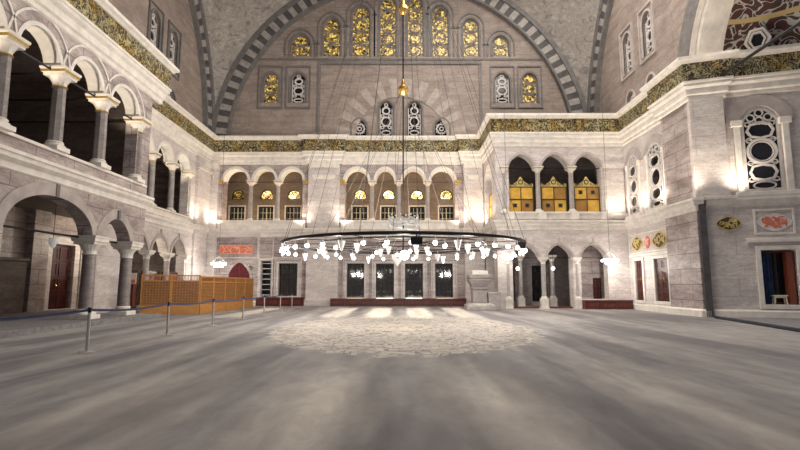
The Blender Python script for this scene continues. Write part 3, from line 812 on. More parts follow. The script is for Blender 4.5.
sweep(mb, [fn2(.42, -.12), fn2(14, -.12)], [(0, 5.1), (.12, 5.2), (.22, 5.4), (.22, 5.56), (0, 5.6)])
struct(mb.build('trim_4', 'cream'), 'pale ledge between the two storeys', 'ledge')
mb = MB()
for pth in ([(XS2+.0, 33.1), (XS2, YB), (-6.95, YB)], [(-4.4, YB), (4.5, YB)], [(XR, YT), (XR, 26.05), (PX, 26.05), (PX, PY), fn2(.3, 0)], [fn2(.42, -.12), fn2(14, -.12)], [(11.3, YT), (XR, YT)]):
    sweep(mb, pth, [(0, 0), (.14, 0), (.14, .28), (.05, .36), (0, .36)])
struct(mb.build('baseboard_hall', 'cream'), 'low stone plinth along the walls', 'plinth')

# ------------------------------------------------------------------ lunettes, great arches, pendentives, dome
def trac_lun(mb, F, a0, a1, z0, z1, d):
    c = (a0+a1)/2; w = (a1-a0)/2; k = max(1, int(round((z1-z0)/(w*1.5))))
    h = (z1-z0)/k
    for i in range(k):
        mb.ring(F, c, z0+h*(i+.5), w*.78, h*.46, w*.12, d-.01, d+.05, 12)
        mb.fbox(F, a0, a1, z0+h*i-.02, z0+h*i+.04, d-.01, d+.03)
def trac_dark(mb, F, a0, a1, z0, z1, d):
    c = (a0+a1)/2; w = (a1-a0)/2; H = z1-z0
    mb.ring(F, c, z0+H*.42, w*.72, H*.15, w*.2, d-.01, d+.07, 10)
    mb.ring(F, c, z0+H*.1, w*.7, H*.08, w*.16, d-.01, d+.07, 8)
    mb.ring(F, c, z0+H*.73, w*.6, H*.12, w*.22, d-.01, d+.07, 12)
    mb.ring(F, c, z0+H*.9, w*.3, H*.06, w*.14, d-.01, d+.07, 10)
    for s in (-1, 1):
        mb.fbox(F, c+s*w*.86-.06, c+s*w*.86+.06, z0, z0+H*.8, d-.01, d+.06)
        for z in (.25, .58): mb.ring(F, c+s*w*.5, z0+H*z, w*.28, H*.05, w*.12, d-.01, d+.06, 8)
def trac_small(mb, F, a0, a1, z0, z1, d):
    c = (a0+a1)/2; w = (a1-a0)/2; z = z0+(z1-z0)*.45
    mb.ring(F, c, z, w*.8, w*.8, w*.2, d-.01, d+.07, 6); mb.ring(F, c, z, w*.35, w*.35, w*.15, d-.01, d+.06, 8)
    for i in range(6):
        t = PI/3*i; mb.ring(F, c+w*.62*math.cos(t+.5), z+w*.8*math.sin(t+.5), w*.2, w*.2, w*.08, d-.01, d+.05, 8)
FLB = Fr(0, YB+.35, 1, 0)
tall = [(-7.82, 1.55, 19.1, 20.9), (-5.4, 1.35, 19.1, 22.3), (-3.14, 1.4, 19.1, 23.3), (-1.02, 1.3, 19.1, 24.0), (1.12, 1.25, 19.1, 24.0), (3.05, 1.3, 19.1, 23.3), (5.44, 1.25, 19.1, 22.2), (7.74, 1.3, 19.1, 20.8)]
row2 = [(-10.02, 1.05, 15.35, 17.75), (-7.9, 1.05, 15.35, 17.75), (7.8, 1.05, 15.35, 17.75), (9.9, 1.05, 15.35, 17.75)]
lowr = [(-3.17, 1.0, 12.75, 14.05), (-1.14, 1.0, 12.75, 15.5), (1.02, 1.0, 12.75, 15.5), (3.1, 1.0, 12.75, 14.05)]
specs = []
for k, lst in (('tall', tall), ('row', row2), ('low', lowr)):
    for i, (c, w, z0, z1) in enumerate(lst): specs.append((k, i, c-w/2-(.06 if k != 'tall' else 0), c+w/2+(.06 if k != 'tall' else 0), z0, z1))
def lhole(a0, a1, z0, z1): return archhole(a0, a1, z0, z1-(a1-a0)*.55, (a1-a0)*.55, 12, 1.8, 1.8)
mb = MB(); mb.slab(FLB, rect(-20, 20, 11.2, 31), [lhole(*s[2:]) for s in specs], -.6, 0)
wlb = struct(mb.build('wall_lunette', 'lun'), 'brown stone lunette full of stained glass windows under the great back arch', 'wall')
mb = MB()
for k, i, a0, a1, z0, z1 in specs:
    r = (a1-a0)*.55
    def loop(e): return [(a0-e, z0-(.0 if k != 'low' else 0))]+list(reversed(arc(a0-e, a1+e, z1-r, r+e, 12, 1.8, 1.8)))+[(a1+e, z0)]
    mb.strip(FLB, loop(.0), loop(.14), -.05, .06)
    if k == 'tall': mb.strip(FLB, loop(.34), loop(.44), -.05, .09)
for c, w, z0, z1 in row2: framebox(mb, FLB, c-.86, c+.86, 15.0, 18.2, .09, -.05, .10)
for i, (c, w, z0, z1) in enumerate(tall[:-1]):
    c2_, w2_ = tall[i+1][:2]; zz = min(z1, tall[i+1][3])-.75
    mb.fbox(FLB, c+w/2+.22, c2_-w2_/2-.22, zz-.09, zz+.03, -.05, .09)
mb.fbox(FLB, -6.4, 6.2, 18.42, 18.6, -.05, .12); mb.fbox(FLB, -6.4, -6.2, 12.5, 18.5, -.05, .1); mb.fbox(FLB, 6.0, 6.2, 12.5, 18.5, -.05, .1)
mb.fbox(FLB, -13, 13, 18.78, 18.9, -.05, .07)
mb.build('window_moulding', 'smould', wlb)
mb = MB()
for i in range(25):
    t0, t1 = PI*i/25, PI*(i+1)/25
    R0, R1 = 3.5, 5.0
    mb.slab(FLB, [(R0*math.cos(t0), 12.3+R0*math.sin(t0)), (R1*math.cos(t0), 12.3+R1*math.sin(t0)), (R1*math.cos(t1), 12.3+R1*math.sin(t1)), (R0*math.cos(t1), 12.3+R0*math.sin(t1))], [], -.02, .05, i % 2)
mb.build('blind_arch', ['lun', 'vouss2'] if 'vouss2' in M else ['lun', plain('grey brown voussoir', (.40, .34, .305), .6, 0, .2, 3)], wlb)
hn = {'tall': ['far left', 'second from left', 'third from left', 'fourth from left', 'fifth from left', 'sixth from left', 'seventh from left', 'far right'],
      'row': ['outer left', 'inner left', 'inner right', 'outer right'], 'low': ['far left', 'inner left', 'inner right', 'far right']}
for k, i, a0, a1, z0, z1 in specs:
    goldy = k == 'tall' or (k == 'row' and i in (0, 3))
    nm = {'tall': 'arched gold stained glass window in the top row of the back lunette, ', 'row': 'square framed arched window in the middle row of the back lunette, ',
          'low': 'small tracery window just above the back cornice, '}[k]+hn[k][i]
    r = (a1-a0)*.55
    window(FLB, 0, a0, a1, z0, z1, -.2, 'gold' if goldy else 'night', nm, None, trac_lun if goldy else (trac_small if z1-z0 < 1.5 else trac_dark), tmat='traceryd' if goldy else 'tracery', zs=z1-r, fm='traceryd', p=1.8, q=1.8)

# side lunettes
for side, F in (('left', Fr(XS2-.25, 0, 0, 1)), ('right', Fr(XR-.2+.25, 0, 0, -1))):
    sg = 1 if side == 'left' else -1
    ws = [(29.7 if side == 'left' else 29.9, 14.9, 17.5), (27.35, 14.9, 17.5)]
    sp2 = [(c-.52, c+.52, z0, z1) for c, z0, z1 in ws]+[(c-.5, c+.5, 12.5, 13.6) for c in (29.8, 27.3)]
    sp2 = [tuple(sorted((sg*a0, sg*a1)))+(z0, z1) for a0, a1, z0, z1 in sp2]
    mb = MB()
    y0, y1 = (-4, 36.5) if side == 'left' else (23.2, 36.5)
    o_ = rect(*sorted((sg*y0, sg*y1)), 11.2, 31)
    mb.slab(F, o_, [lhole(*s) for s in sp2], -.5, 0)
    wsd = struct(mb.build('wall_lunette_'+side, 'lun'), 'brown stone lunette wall above the %s cornice' % side, 'wall')
    mb = MB()
    for j, (a0, a1, z0, z1) in enumerate(sp2):
        r = (a1-a0)*.55
        loop = lambda e: [(a0-e, z0)]+list(reversed(arc(a0-e, a1+e, z1-r, r+e, 12, 1.8, 1.8)))+[(a1+e, z0)]
        mb.strip(F, loop(0), loop(.13), -.05, .06)
        if j < 2: framebox(mb, F, a0-.25, a1+.25, z0-.2, z1+.25, .1, -.05, .1)
    mb.build('window_moulding', 'vouss' if side == 'right' else 'smould', wsd)
    for j, (a0, a1, z0, z1) in enumerate(sp2):
        r = (a1-a0)*.55
        window(F, 0, a0, a1, z0, z1, -.2, 'night', ('arched tracery window in the %s lunette, ' if j < 2 else 'small low window in the %s lunette, ') % side+('farther of the pair' if j % 2 == 0 else 'nearer of the pair'),
               None, trac_dark if z1-z0 > 1.5 else trac_small, tmat='tracery', zs=z1-r, fm='traceryd', p=1.8, q=1.8)

# striped great arches
def great_arch(F, ac, d0, d1, name, label, t0=0.0, t1=PI):
    mb = MB(); n = 92; R0, R1, R2 = 13.15, 14.0, 14.5
    for i in range(n):
        a, b = PI*i/n, PI*(i+1)/n
        if b <= t0 or a >= t1: continue
        P = lambda R, t: (ac+R*math.cos(t), ZC+R*math.sin(t))
        mb.slab(F, [P(R0, a), P(R1, a), P(R1, b), P(R0, b)], [], d0, d1, i % 2)
        mb.slab(F, [P(R1, a), P(R2, a), P(R2, b), P(R1, b)], [], d0, d1+.12, 2)
        mb.slab(F, [P(R0-.16, a), P(R0, a), P(R0, b), P(R0-.16, b)], [], d0, d1+.05, 2)
    struct(mb.build(name, ['sdark', 'slight', 'smould']), label, 'arch')
great_arch(FB, 0, -.4, .05, 'trim_5', 'great arch of dark and pale striped voussoirs around the back lunette')
great_arch(Fr(XS2, 0, 0, 1), YC, -.3, .05, 'trim_6', 'striped great arch around the left lunette')
great_arch(Fr(XR-.2, 0, 0, -1), -YC, -.3, .05, 'trim_7', 'striped great arch around the right lunette', PI*.5, PI)
def pendentive(sx, name, label):
    mb = MB(); R = 14.2; n, k = 26, 16; vs = []
    for i in range(n+1):
        t = PI/2*i/n; h = R*math.sin(t); rr = math.sqrt(max(2*R*R-h*h, 0))
        # from the back arch point round to the side arch point at one height
        a0 = math.atan2(R, R*math.cos(t)); a1 = math.atan2(R*math.cos(t), R)
        for j in range(k+1):
            a = a0+(a1-a0)*j/k
            vs.append((sx*rr*math.cos(a), YC+rr*math.sin(a), ZC+h))
    mb.add(vs, [(i*(k+1)+j, i*(k+1)+j+1, (i+1)*(k+1)+j+1, (i+1)*(k+1)+j) for i in range(n) for j in range(k)])
    struct(mb.build(name, 'pend', smooth=True), label, 'pendentive')
pendentive(-1, 'ceiling_pendentive_left', 'painted grey pendentive between the back and left arches')
pendentive(1, 'ceiling_pendentive_right', 'painted grey pendentive between the back and right arches')
mb = MB(); vs = []; n, k = 48, 10
for j in range(k+1):
    t = PI/2*j/k*.98
    for i in range(n): vs.append((14.9*math.cos(t)*math.cos(2*PI*i/n), YC+14.9*math.cos(t)*math.sin(2*PI*i/n), ZC+14.1+13*math.sin(t)))
mb.add(vs, [(j*n+i, j*n+(i+1) % n, (j+1)*n+(i+1) % n, (j+1)*n+i) for j in range(k) for i in range(n)]+[tuple(k*n+i for i in range(n))])
struct(mb.build('ceiling_dome', 'pend', smooth=True), 'dome over the hall', 'ceiling')

# right exedra: white rib and painted half dome
mb = MB(); n = 40; vs = []; EY, EZ, ER = 17.1, 11.0, 6.0
for i in range(n+1):
    t = .17+(PI-.34)*i/n
    for x, R in ((14.2, ER+1.3), (14.2, ER+.25), (14.5, ER+.25), (14.5, ER), (15.7, ER), (15.7, ER+1.3)):
        vs.append((x, EY+R*math.cos(t), EZ+R*math.sin(t)))
mb.add(vs, [(i*6+j, i*6+(j+1) % 6, (i+1)*6+(j+1) % 6, (i+1)*6+j) for i in range(n) for j in range(6)]+[(0, 1, 2, 3, 4, 5), tuple(n*6+j for j in (5, 4, 3, 2, 1, 0))])
mb.m = [1 if i % 6 in (0,) else 0 for i in range(n*6)]+[0, 0]
struct(mb.build('trim_8', ['cream', 'smould'], smooth=True), 'broad pale rib around the painted half dome at upper right', 'arch')
mb = MB(); vs = []; n, k = 40, 18
for j in range(k+1):
    p = PI/2*j/k
    for i in range(n+1):
        t = PI*i/n; R = ER+.02
        # half dome swelling away from the hall behind the rib
        vs.append((15.6+.75*R*math.sin(p)*max(.0, 1), EY+R*math.cos(p)*math.cos(t), max(12.5, EZ+R*math.cos(p)*math.sin(t))))
mb.add(vs, [(j*(n+1)+i, j*(n+1)+i+1, (j+1)*(n+1)+i+1, (j+1)*(n+1)+i) for j in range(k) for i in range(n)])
struct(mb.build('ceiling_half_dome', 'exedra', smooth=True), 'dark red half dome painted with pale scrolls at upper right', 'ceiling')
FH = Fr(16.75, 22.25, .72, -.69)
mb = MB(); mb.ring(FH, .2, 12.95, .54, .66, .13, -.1, .12, 6); mb.ring(FH, .2, 12.95, .36, .46, .1, -.1, .16, 6); mb.ell(FH, .2, 12.95, .30, .40, -.1, .04, 6, 1)
wn[0] += 1
struct(mb.build('window_%d' % wn[0], ['tracery', 'night']), 'small hexagonal window in the painted half dome', 'window')

# ------------------------------------------------------------------ iron tie rods
def rod(p0, p1, r, label, group):
    mb = MB(); p0, p1 = Vector(p0), Vector(p1); mb.tube([(0, 0, 0), p1-p0], r, 6)
    o = mb.build('tie_rod', 'iron', loc=p0); tag(o, label, 'tie rod', group, 'thing')
tn = ['nearest', 'second', 'third', 'fourth']
cc = [11.75, 14.2, 16.68, 19.18, 21.9]
for i in range(4): rod((XS1-.2, cc[i]+.1, 8.93), (XS1-.2, cc[i+1]-.1, 8.93), .035, 'black iron tie rod along the near left gallery arcade, %s bay' % tn[i], 'tie rods of the near left gallery')
for i, c in enumerate(cc[1:]): rod((XS1-.5, c, 8.9), (-18.4, c, 8.9), .035, 'black iron tie rod running back from the %s column of the left gallery' % tn[i], 'tie rods of the near left gallery')
rod((XS1-.4, 14.7, 3.3), (XS1-.4, 19.2, 3.3), .04, 'black iron tie rod across the wide left arch', 'tie rods of the ground floor arches')
rod((XS1-.4, 19.5, 3.3), (XS1-.4, 21.9, 3.3), .035, 'black iron tie rod across the small arch beside the wide left arch', 'tie rods of the ground floor arches')
for i, (a0, a1) in enumerate(bays2):
    rod((XS2-.4, a0-.1, 9.0), (XS2-.4, a1+.1, 9.0), .03, 'black tie rod across the far left gallery, %s arch' % tn[i].replace('nearest', 'first'), 'tie rods of the far left gallery')
    rod((XS2-.4, a0-.1, 3.4), (XS2-.4, a1+.1, 3.4), .03, 'black tie rod across the ground floor arch above the screen, %s arch' % tn[i].replace('nearest', 'first'), 'tie rods of the ground floor arches')
for i, (a0, a1) in enumerate(cbays+lbays):
    rod((a0-.1, YB+.35, 9.15), (a1+.1, YB+.35, 9.15), .025, 'thin black tie rod in the %s arch of the %s back gallery' % (names[i % 4 if i < 4 else i-4], 'middle' if i < 4 else 'left'), 'tie rods of the back gallery')
for i, (a0, a1) in enumerate(tb):
    rod((a0-.1, YT+.3, 9.05), (a1+.1, YT+.3, 9.05), .025, 'thin black tie rod above the golden screen, %s tribune arch' % names[i], 'tie rods of the tribune')
    a0, a1 = tl[i]; rod((a0-.1, YT+.3, 3.2), (a1+.1, YT+.3, 3.2), .025, 'thin black tie rod across the ground floor tribune arch, %s' % names[i], 'tie rods of the tribune')
rod((15.3, 22.6, 11.42), (14.9, 15.5, 11.2), .07, 'heavy black bar running out from the right cornice', 'bars')

# ------------------------------------------------------------------ plaques and inscriptions
def strokes(mb, F, a0, a1, z0, z1, d, n, seed, r=.02, mi=0, rim=False):
    R = random.Random(seed)
    for _ in range(n):
        a, z = R.uniform(a0, a1), R.uniform(z0, z1)
        if rim: z = (z0+z1)/2+(z-(z0+z1)/2)*(1-.85*abs((a-(a0+a1)/2)/((a1-a0)/2))**1.3)
        th = R.choice((0, 0, PI/2, PI*.8)); k = R.uniform(-5, 5); l = R.uniform(.25, .6)*(z1-z0); pts = []
        for i in range(8):
            pts.append((min(max(a, a0), a1), min(max(z, z0), z1))); a += math.cos(th)*l/4; z += math.sin(th)*l/4; th += k*.12
        mb.tube([F(p[0], p[1], d) for p in pts], r, 5, mi)
def plaque(F, a, z, ra, rz, kind, label, seed, d=0.0):
    o = empty('plaque', F(a, z, d)); G = Fr(0, 0, *F.t); G.n = F.n
    mb = MB()
    if kind == 'panel': mb.fbox(G, -ra, ra, -rz, rz, 0, .05)
    else:
        pts = []
        for i in range(36):
            t = 2*PI*i/36; c, s = math.cos(t), math.sin(t)
            pts.append((ra*c*(1-.10*abs(math.sin(2*t))), rz*s*(1-.16*abs(math.sin(2*t)))))
        mb.slab(G, pts, [], 0, .05)
    mb.build('board', {'panel': 'redpanel', 'olive': 'olive', 'white': 'whiteplate', 'coral': 'coral'}[kind], o)
    mb = MB()
    if kind == 'panel':
        strokes(mb, G, -ra*.92, ra*.92, -rz*.75, rz*.75, .055, 34, seed, .013); framebox(mb, G, -ra+.05, ra-.05, -rz+.05, rz-.05, .02, .05, .06)
    else: strokes(mb, G, -ra*.72, ra*.72, -rz*.66, rz*.66, .055, (44 if kind == 'white' else 24) if ra > .4 else 8, seed, .02 if kind == 'white' else .024, 0, True)
    mb.build('inscription', {'panel': 'ink', 'olive': 'goldpaint', 'white': 'coral', 'coral': 'ink'}[kind], o)
    if kind != 'panel':
        mb = MB(); k = len(pts); mb.strip(G, pts, [(p[0]*1.08, p[1]*1.12) for p in pts], 0, .07, True)
        mb.build('rim', {'olive': 'goldpaint', 'white': 'whiteplate', 'coral': 'coral'}[kind], o)
    tag(o, label, 'plaque'); return o
plaque(FB, -12.05, 4.06, 1.22, .33, 'panel', 'coral red inscription panel on the back wall above the maroon curtain', 3, .02)
plaque(FR, -29.9, 3.96, .62, .40, 'olive', 'olive and gold oval plaque on the right wall, nearer the tribune', 5, .0)
plaque(FR, -28.65, 3.96, .27, .33, 'coral', 'small coral oval plaque between two olive ones on the right wall', 6, .0)
plaque(FR, -27.3, 3.96, .70, .42, 'olive', 'olive and gold oval plaque on the right wall, nearer the corner pier', 8, .0)
plaque(FN, 1.3, 4.33, .48, .30, 'olive', 'olive and gold oval plaque on the near right wall', 9, -.12)
plaque(FN, 3.12, 4.32, .64, .38, 'white', 'white oval plaque with coral red script on the near right wall', 11, -.12)
o = empty('plaque', FB(-10.95, 2.72, .02)); mb = MB(); mb.add([(-.26, 0, 0), (0, 0, -.2), (.26, 0, 0), (0, 0, .2), (-.26, -.05, 0), (0, -.05, -.2), (.26, -.05, 0), (0, -.05, .2)], [(0, 1, 2, 3), (4, 7, 6, 5), (0, 4, 5, 1), (1, 5, 6, 2), (2, 6, 7, 3), (3, 7, 4, 0)])
mb.build('board', 'olive', o); tag(o, 'small dark diamond plaque beside the maroon curtain', 'plaque')

# maroon curtain in a pointed doorway at the back
mb = MB(); pts = []
A0, A1 = -12.5, -10.98
outline = archhole(A0, A1, .05, 2.1, 1.0, 16, 1.5, 1.5)
def draped(mb, F, a0, a1, z0, zs, rise, d):
    n = 40; vs = []
    for i in range(n+1):
        a = a0+(a1-a0)*i/n; u = (a-(a0+a1)/2)/((a1-a0)/2)
        zt = zs+rise*max(0, 1-abs(u)**1.5)**(1/1.5); dd = d+.04*math.sin(i*1.25)
        vs += [F(a, z0, dd), F(a, zt, dd*.4+d*.6), F(a, z0, dd-.05), F(a, zt, dd*.4+d*.6-.05)]
    mb.add(vs, [(4*i, 4*i+4, 4*i+5, 4*i+1) for i in range(n)]+[(4*i+2, 4*i+3, 4*i+7, 4*i+6) for i in range(n)])
draped(mb, FB, A0, A1, .05, 2.1, 1.0, .14)
tag(mb.build('curtain', 'maroon', smooth=True), 'maroon pointed door curtain rising above the wooden screen', 'curtain')
mb = MB(); 
mb.strip(FB, arc(A0-.02, A1+.02, 2.1, 1.02, 16, 1.5, 1.5), arc(A0-.2, A1+.2, 2.1, 1.22, 16, 1.5, 1.5), -.02, .1)
for a in (A0-.2, A1+.02): mb.fbox(FB, a, a+.18, 0, 2.1, -.02, .1)
mb.build('door_surround', 'wall', wb)

# narrow rack in the slot
o = empty('shelf_rack', FB(-9.8, .7, -.3)); G = Fr(0, 0, 1, 0)
mb = MB(); mb.fbox(G, -.33, .33, 0, 2.5, -.3, -.25); mb.fbox(G, -.33, -.3, 0, 2.5, -.25, .1); mb.fbox(G, .3, .33, 0, 2.5, -.25, .1); mb.build('body', 'black', o)
for i in range(7):
    mb = MB(); z = .05+i*.38; mb.fbox(G, -.3, .3, z, z+.04, -.25, .2); mb.build('shelf', 'cream', o)
tag(o, 'tall narrow black rack with pale shelves in the back wall slot', 'rack')

# ------------------------------------------------------------------ benches
def bench(x0, x1, y0, y1, h, label, n):
    o = empty('bench', ((x0+x1)/2, (y0+y1)/2, 0)); w, d = (x1-x0)/2, (y1-y0)/2
    mb = MB(); mb.box(-w, w, -d, d, h-.06, h); mb.build('top', 'bench', o, bevel=.01)
    mb = MB(); mb.box(-w+.02, w-.02, -d+.04, d, .06, h-.06); mb.box(-w, w, -d+.07, d, 0, .06); mb.build('body', 'bench', o)
    for i in range(n):
        a0, a1 = -w+2*w*i/n, -w+2*w*(i+1)/n
        mb = MB(); F = Fr(0, -d+.04, 1, 0); framebox(mb, F, a0+.12, a1-.12, .16, h-.16, .06, -.01, .025); mb.build('panel', 'door', o)
    tag(o, label, 'bench', 'low maroon benches'); return o
bench(-4.98, 4.6, YB-1.1, YB-.55, .55, 'long low maroon bench under the four middle windows', 9)
bench(-10.3, -6.98, YB-.75, YB-.2, .62, 'short low maroon bench under the left window', 4)
bench(11.25, 14.2, YT-.75, YT-.18, .56, 'low maroon bench in front of the third tribune arch', 3)
for i, (a0, a1) in enumerate(tl[:2]):
    mb = MB(); mb.box(-(a1-a0)/2+.06, (a1-a0)/2-.06, -.18, .18, 0, .13)
    o = mb.build('threshold', 'bench', loc=((a0+a1)/2, YT+.3, 0), bevel=.02)
    tag(o, 'low maroon threshold under the %s tribune arch' % names[i], 'threshold', 'maroon thresholds under the tribune')

# ------------------------------------------------------------------ stone pulpit
o = empty('pulpit', (4.75, 30.3, 0))
def sq(r): return r*1.414
mb = MB(); mb.lathe([(sq(.82), 0), (sq(.82), .28), (sq(.7), .36), (sq(.66), .4)], n=4, rot=PI/4)
mb.box(.5, 1.2, -.5, .5, 0, .95); mb.box(.45, 1.25, -.55, .55, .95, 1.05)
mb.build('base', 'colgrey', o, bevel=.02)
mb = MB(); mb.lathe([(sq(.44), .4), (sq(.42), 1.2)], n=4, rot=PI/4)
mb.build('pedestal', 'colmid', o, bevel=.03)
mb = MB(); mb.lathe([(sq(.46), 1.2), (sq(.5), 1.27), (sq(.44), 1.33), (sq(.5), 1.45), (sq(.62), 1.68), (sq(.66), 1.78), (sq(.6), 1.83), (sq(.66), 1.9), (sq(.66), 2.1)], n=4, rot=PI/4)
mb.build('flared_top', 'colmid', o, bevel=.02)
mb = MB(); mb.box(-.45, .5, -.45, .4, 2.1, 2.32); mb.box(-.4, .42, -.4, .32, 2.32, 2.36); mb.build('tray', 'whiteplate', o, bevel=.02)
tag(o, 'carved grey stone pulpit with a white tray on top beside the tribune', 'pulpit')

# ------------------------------------------------------------------ wooden screen
def screen_part(o, p0, p1, H, name='panel', base=True):
    dx, dy = p1[0]-p0[0], p1[1]-p0[1]; l = math.hypot(dx, dy); F = Fr(p0[0], p0[1], dx, dy)
    mb = MB()
    for a in (0, l-.07): mb.fbox(F, a, a+.07, 0, H, -.04, .04)
    for z in (H-.08, H*.82, .42): mb.fbox(F, .07, l-.07, z, z+.07, -.035, .035)
    pn = mb.build(name, 'latbase', o)
    mb = MB(); n = int(l/.13); m = int(H/.13)
    for i in range(1, n): mb.fbox(F, l*i/n-.02, l*i/n+.02, .45, H*.82, -.012, .02)
    for i in range(1, m): 
        z = .45+(H*.82-.45)*i/m; mb.fbox(F, .07, l-.07, z-.02, z+.02, -.02, .012)
    n2 = int(l/.07)
    for i in range(1, n2): mb.fbox(F, l*i/n2-.012, l*i/n2+.012, H*.82, H-.05, -.012, .012)
    mb.build('lattice', 'lat', pn)
    mb = MB(); mb.fbox(F, .06, l-.06, .46, H*.82, -.03, -.022); mb.build('backing', 'redwood', pn)
    mb = MB(); mb.fbox(F, 0, l, 0, .42, -.05, .05); mb.fbox(F, .12, l-.12, .08, .34, .05, .065); mb.build('base_board', 'latbase', pn)
A, B, Cc = (-12.75, 24.35), (-10.35, 25.6), (-9.95, 33.4)
o = empty('wooden_screen', (0, 0, 0))
lerp = lambda p, q, t: (p[0]+(q[0]-p[0])*t, p[1]+(q[1]-p[1])*t)
for i in range(2): screen_part(o, lerp(A, B, i/2), lerp(A, B, (i+1)/2), 2.0)
for i in range(5): screen_part(o, lerp(B, Cc, i/5), lerp(B, Cc, (i+1)/5), 1.95)
tag(o, 'honey brown wooden lattice screen fencing off the left corner', 'screen')
for i, (a0, a1) in enumerate(((28.0, 29.95), (30.4, 32.35), (25.4, 27.5))):
    o = empty('wooden_partition', FL2((a0+a1)/2, .17, -.45)); G = Fr(0, 0, 0, 1); w = (a1-a0)/2
    mb = MB(); mb.fbox(G, -w, w, 0, 2.05, -.03, .03); mb.build('panel', 'redwood', o)
    mb = MB(); mb.fbox(G, -w, w, 2.0, 2.12, -.05, .05); mb.fbox(G, -w, w, .0, .15, -.05, .05)
    for k in range(5): mb.fbox(G, -w+2*w*k/4-.03, -w+2*w*k/4+.03, 0, 2.0, -.045, .045)
    mb.build('frame', 'door', o)
    tag(o, 'red brown wooden partition in the %s ground floor arch behind the lattice screen' % ('middle', 'far', 'near')[i], 'partition', 'red brown partitions')
mb = MB(); o = empty('notice', (-12.95, 23.95, 1.55)); mb.box(-.17, .17, -.02, 0, -.02, .5, 0); mb.build('sheet', 'sign', o)
mb = MB(); mb.box(-.13, .13, -.03, -.02, .0, .18, 0); mb.build('print', 'coral', o)
mb = MB(); mb.box(-.02, .02, 0, .03, -1.38, .5); mb.box(-.2, .2, -.15, .15, -1.38, -1.35); mb.build('stand', 'iron', o)
tag(o, 'white notice with orange print beside the near end of the wooden screen', 'notice')

# ------------------------------------------------------------------ stanchions and belts
def make_stanchion():
    o = empty('stanchion')
    mb = MB(); mb.lathe([(.17, 0), (.17, .012), (.14, .03), (.045, .045)], n=28); mb.build('base', 'steel', o, smooth=True)
    mb = MB(); mb.lathe([(.032, .04), (.032, .9)], n=16); mb.build('post', 'steel', o, smooth=True)
    mb = MB(); mb.lathe([(.04, .86), (.042, .93), (.042, .96), (.03, .975)], n=16); mb.build('belt_head', 'black', o, smooth=True)
    return o
ys = [7.2, 10.95, 14.65, 18.15, 21.6, 24.9, 28.2, 31.2]
proto = make_stanchion(); sts = []
on = ['', 'nearest', 'second nearest', 'third nearest', 'fourth nearest', 'third last', 'second last', 'farthest']
for i, y in enumerate(ys[1:], 1):
    s = proto if i == 1 else copy_tree(proto)
    s.location = (-6.82, y, 0); tag(s, 'steel barrier post on the carpet at left, %s' % on[i], 'barrier post', 'steel barrier posts')
ends = [(-7.4, 7.2)]+[(-6.82, y) for y in ys[1:]]
for i in range(len(ends)-1):
    a, b = Vector((*ends[i], .92)), Vector((*ends[i+1], .92)); mid = (a+b)/2
    mb = MB(); n = 14; vs = []
    for j in range(n+1):
        t = j/n; p = a+(b-a)*t-mid; sag = .07*4*t*(1-t)
        for dx, dz in ((-.004, -.028), (.004, -.028), (.004, .028), (-.004, .028)): vs.append((p.x+dx, p.y, -sag+dz))
    mb.add(vs, [(j*4+k, j*4+(k+1) % 4, (j+1)*4+(k+1) % 4, (j+1)*4+k) for j in range(n) for k in range(4)]+[(0, 1, 2, 3), (n*4+3, n*4+2, n*4+1, n*4)])
    lab = 'navy barrier belt running out of the picture from the nearest post' if i == 0 else 'navy barrier belt between the %s and %s posts' % (on[i], on[i+1])
    tag(mb.build('barrier_belt', 'belt', loc=mid), lab, 'belt', 'navy barrier belts')

# dark roll and paving strip at the right
mb = MB(); mb.box(-.09, .09, -6.5, 6.2, 0, .11)
o = mb.build('floor_edging', 'kerb', loc=(12.62, 16.2, 0), bevel=.04); o.rotation_euler = (0, 0, -.226)
tag(o, 'long blue black edging roll lying on the floor at right', 'edging')
mb = MB(); mb.add([(14.05, 22.6, .012), (11.2, 10, .012), (24, 10, .012), (24, 22.6, .012)], [(0, 1, 2, 3)])
struct(mb.build('floor_paving', 'asph'), 'grey stone paving beyond the dark edging at right', 'floor')

# ------------------------------------------------------------------ chandelier
CX, CY, CZ = .1, YC, 3.22
ch = empty('chandelier', (CX, CY, CZ))
mb = MB(); mb.torus((0, 0, 0), 5.26, .05, 96, 8, hz=1.3); mb.torus((0, 0, .0), 5.14, .03, 96, 6); mb.build('outer_ring', 'iron', ch, smooth=True)
mb = MB(); mb.torus((0, 0, .02), 3.65, .035, 72, 6); mb.build('inner_ring', 'iron', ch, smooth=True)
mb = MB()
for i in range(12):
    a = 2*PI*i/12+.13; mb.tube([(1.2*math.cos(a), 1.2*math.sin(a), .05), (5.24*math.cos(a), 5.24*math.sin(a), 0)], .018, 5)
mb.torus((0, 0, .05), 1.2, .03, 36, 6)
mb.build('spokes', 'iron', ch)
mb = MB(); mb.tube([(0, 0, -.3), (0, 0, 22.5)], .032, 8); mb.build('rod', 'iron', ch)
for z in (7.2, 11.15):
    mb = MB(); mb.lathe([(.03, -.3), (.16, -.22), (.25, -.05), (.22, .1), (.1, .2), (.07, .38), (.03, .5)], (0, 0, z), 16); mb.build('brass_knob', 'brass', ch, smooth=True)
for i in range(16):
    a = 2*PI*i/16+.1; mb = MB(); mb.tube([(5.24*math.cos(a), 5.24*math.sin(a), 0), (.05*math.cos(a), .05*math.sin(a), 18)], .009, 4); mb.build('cable', 'cable', ch)
for i in range(10):
    a = 2*PI*i/10+.2; mb = MB(); mb.tube([(3.65*math.cos(a), 3.65*math.sin(a), 0), (.05*math.cos(a), .05*math.sin(a), 7.2)], .008, 4); mb.build('cable', 'cable', ch)
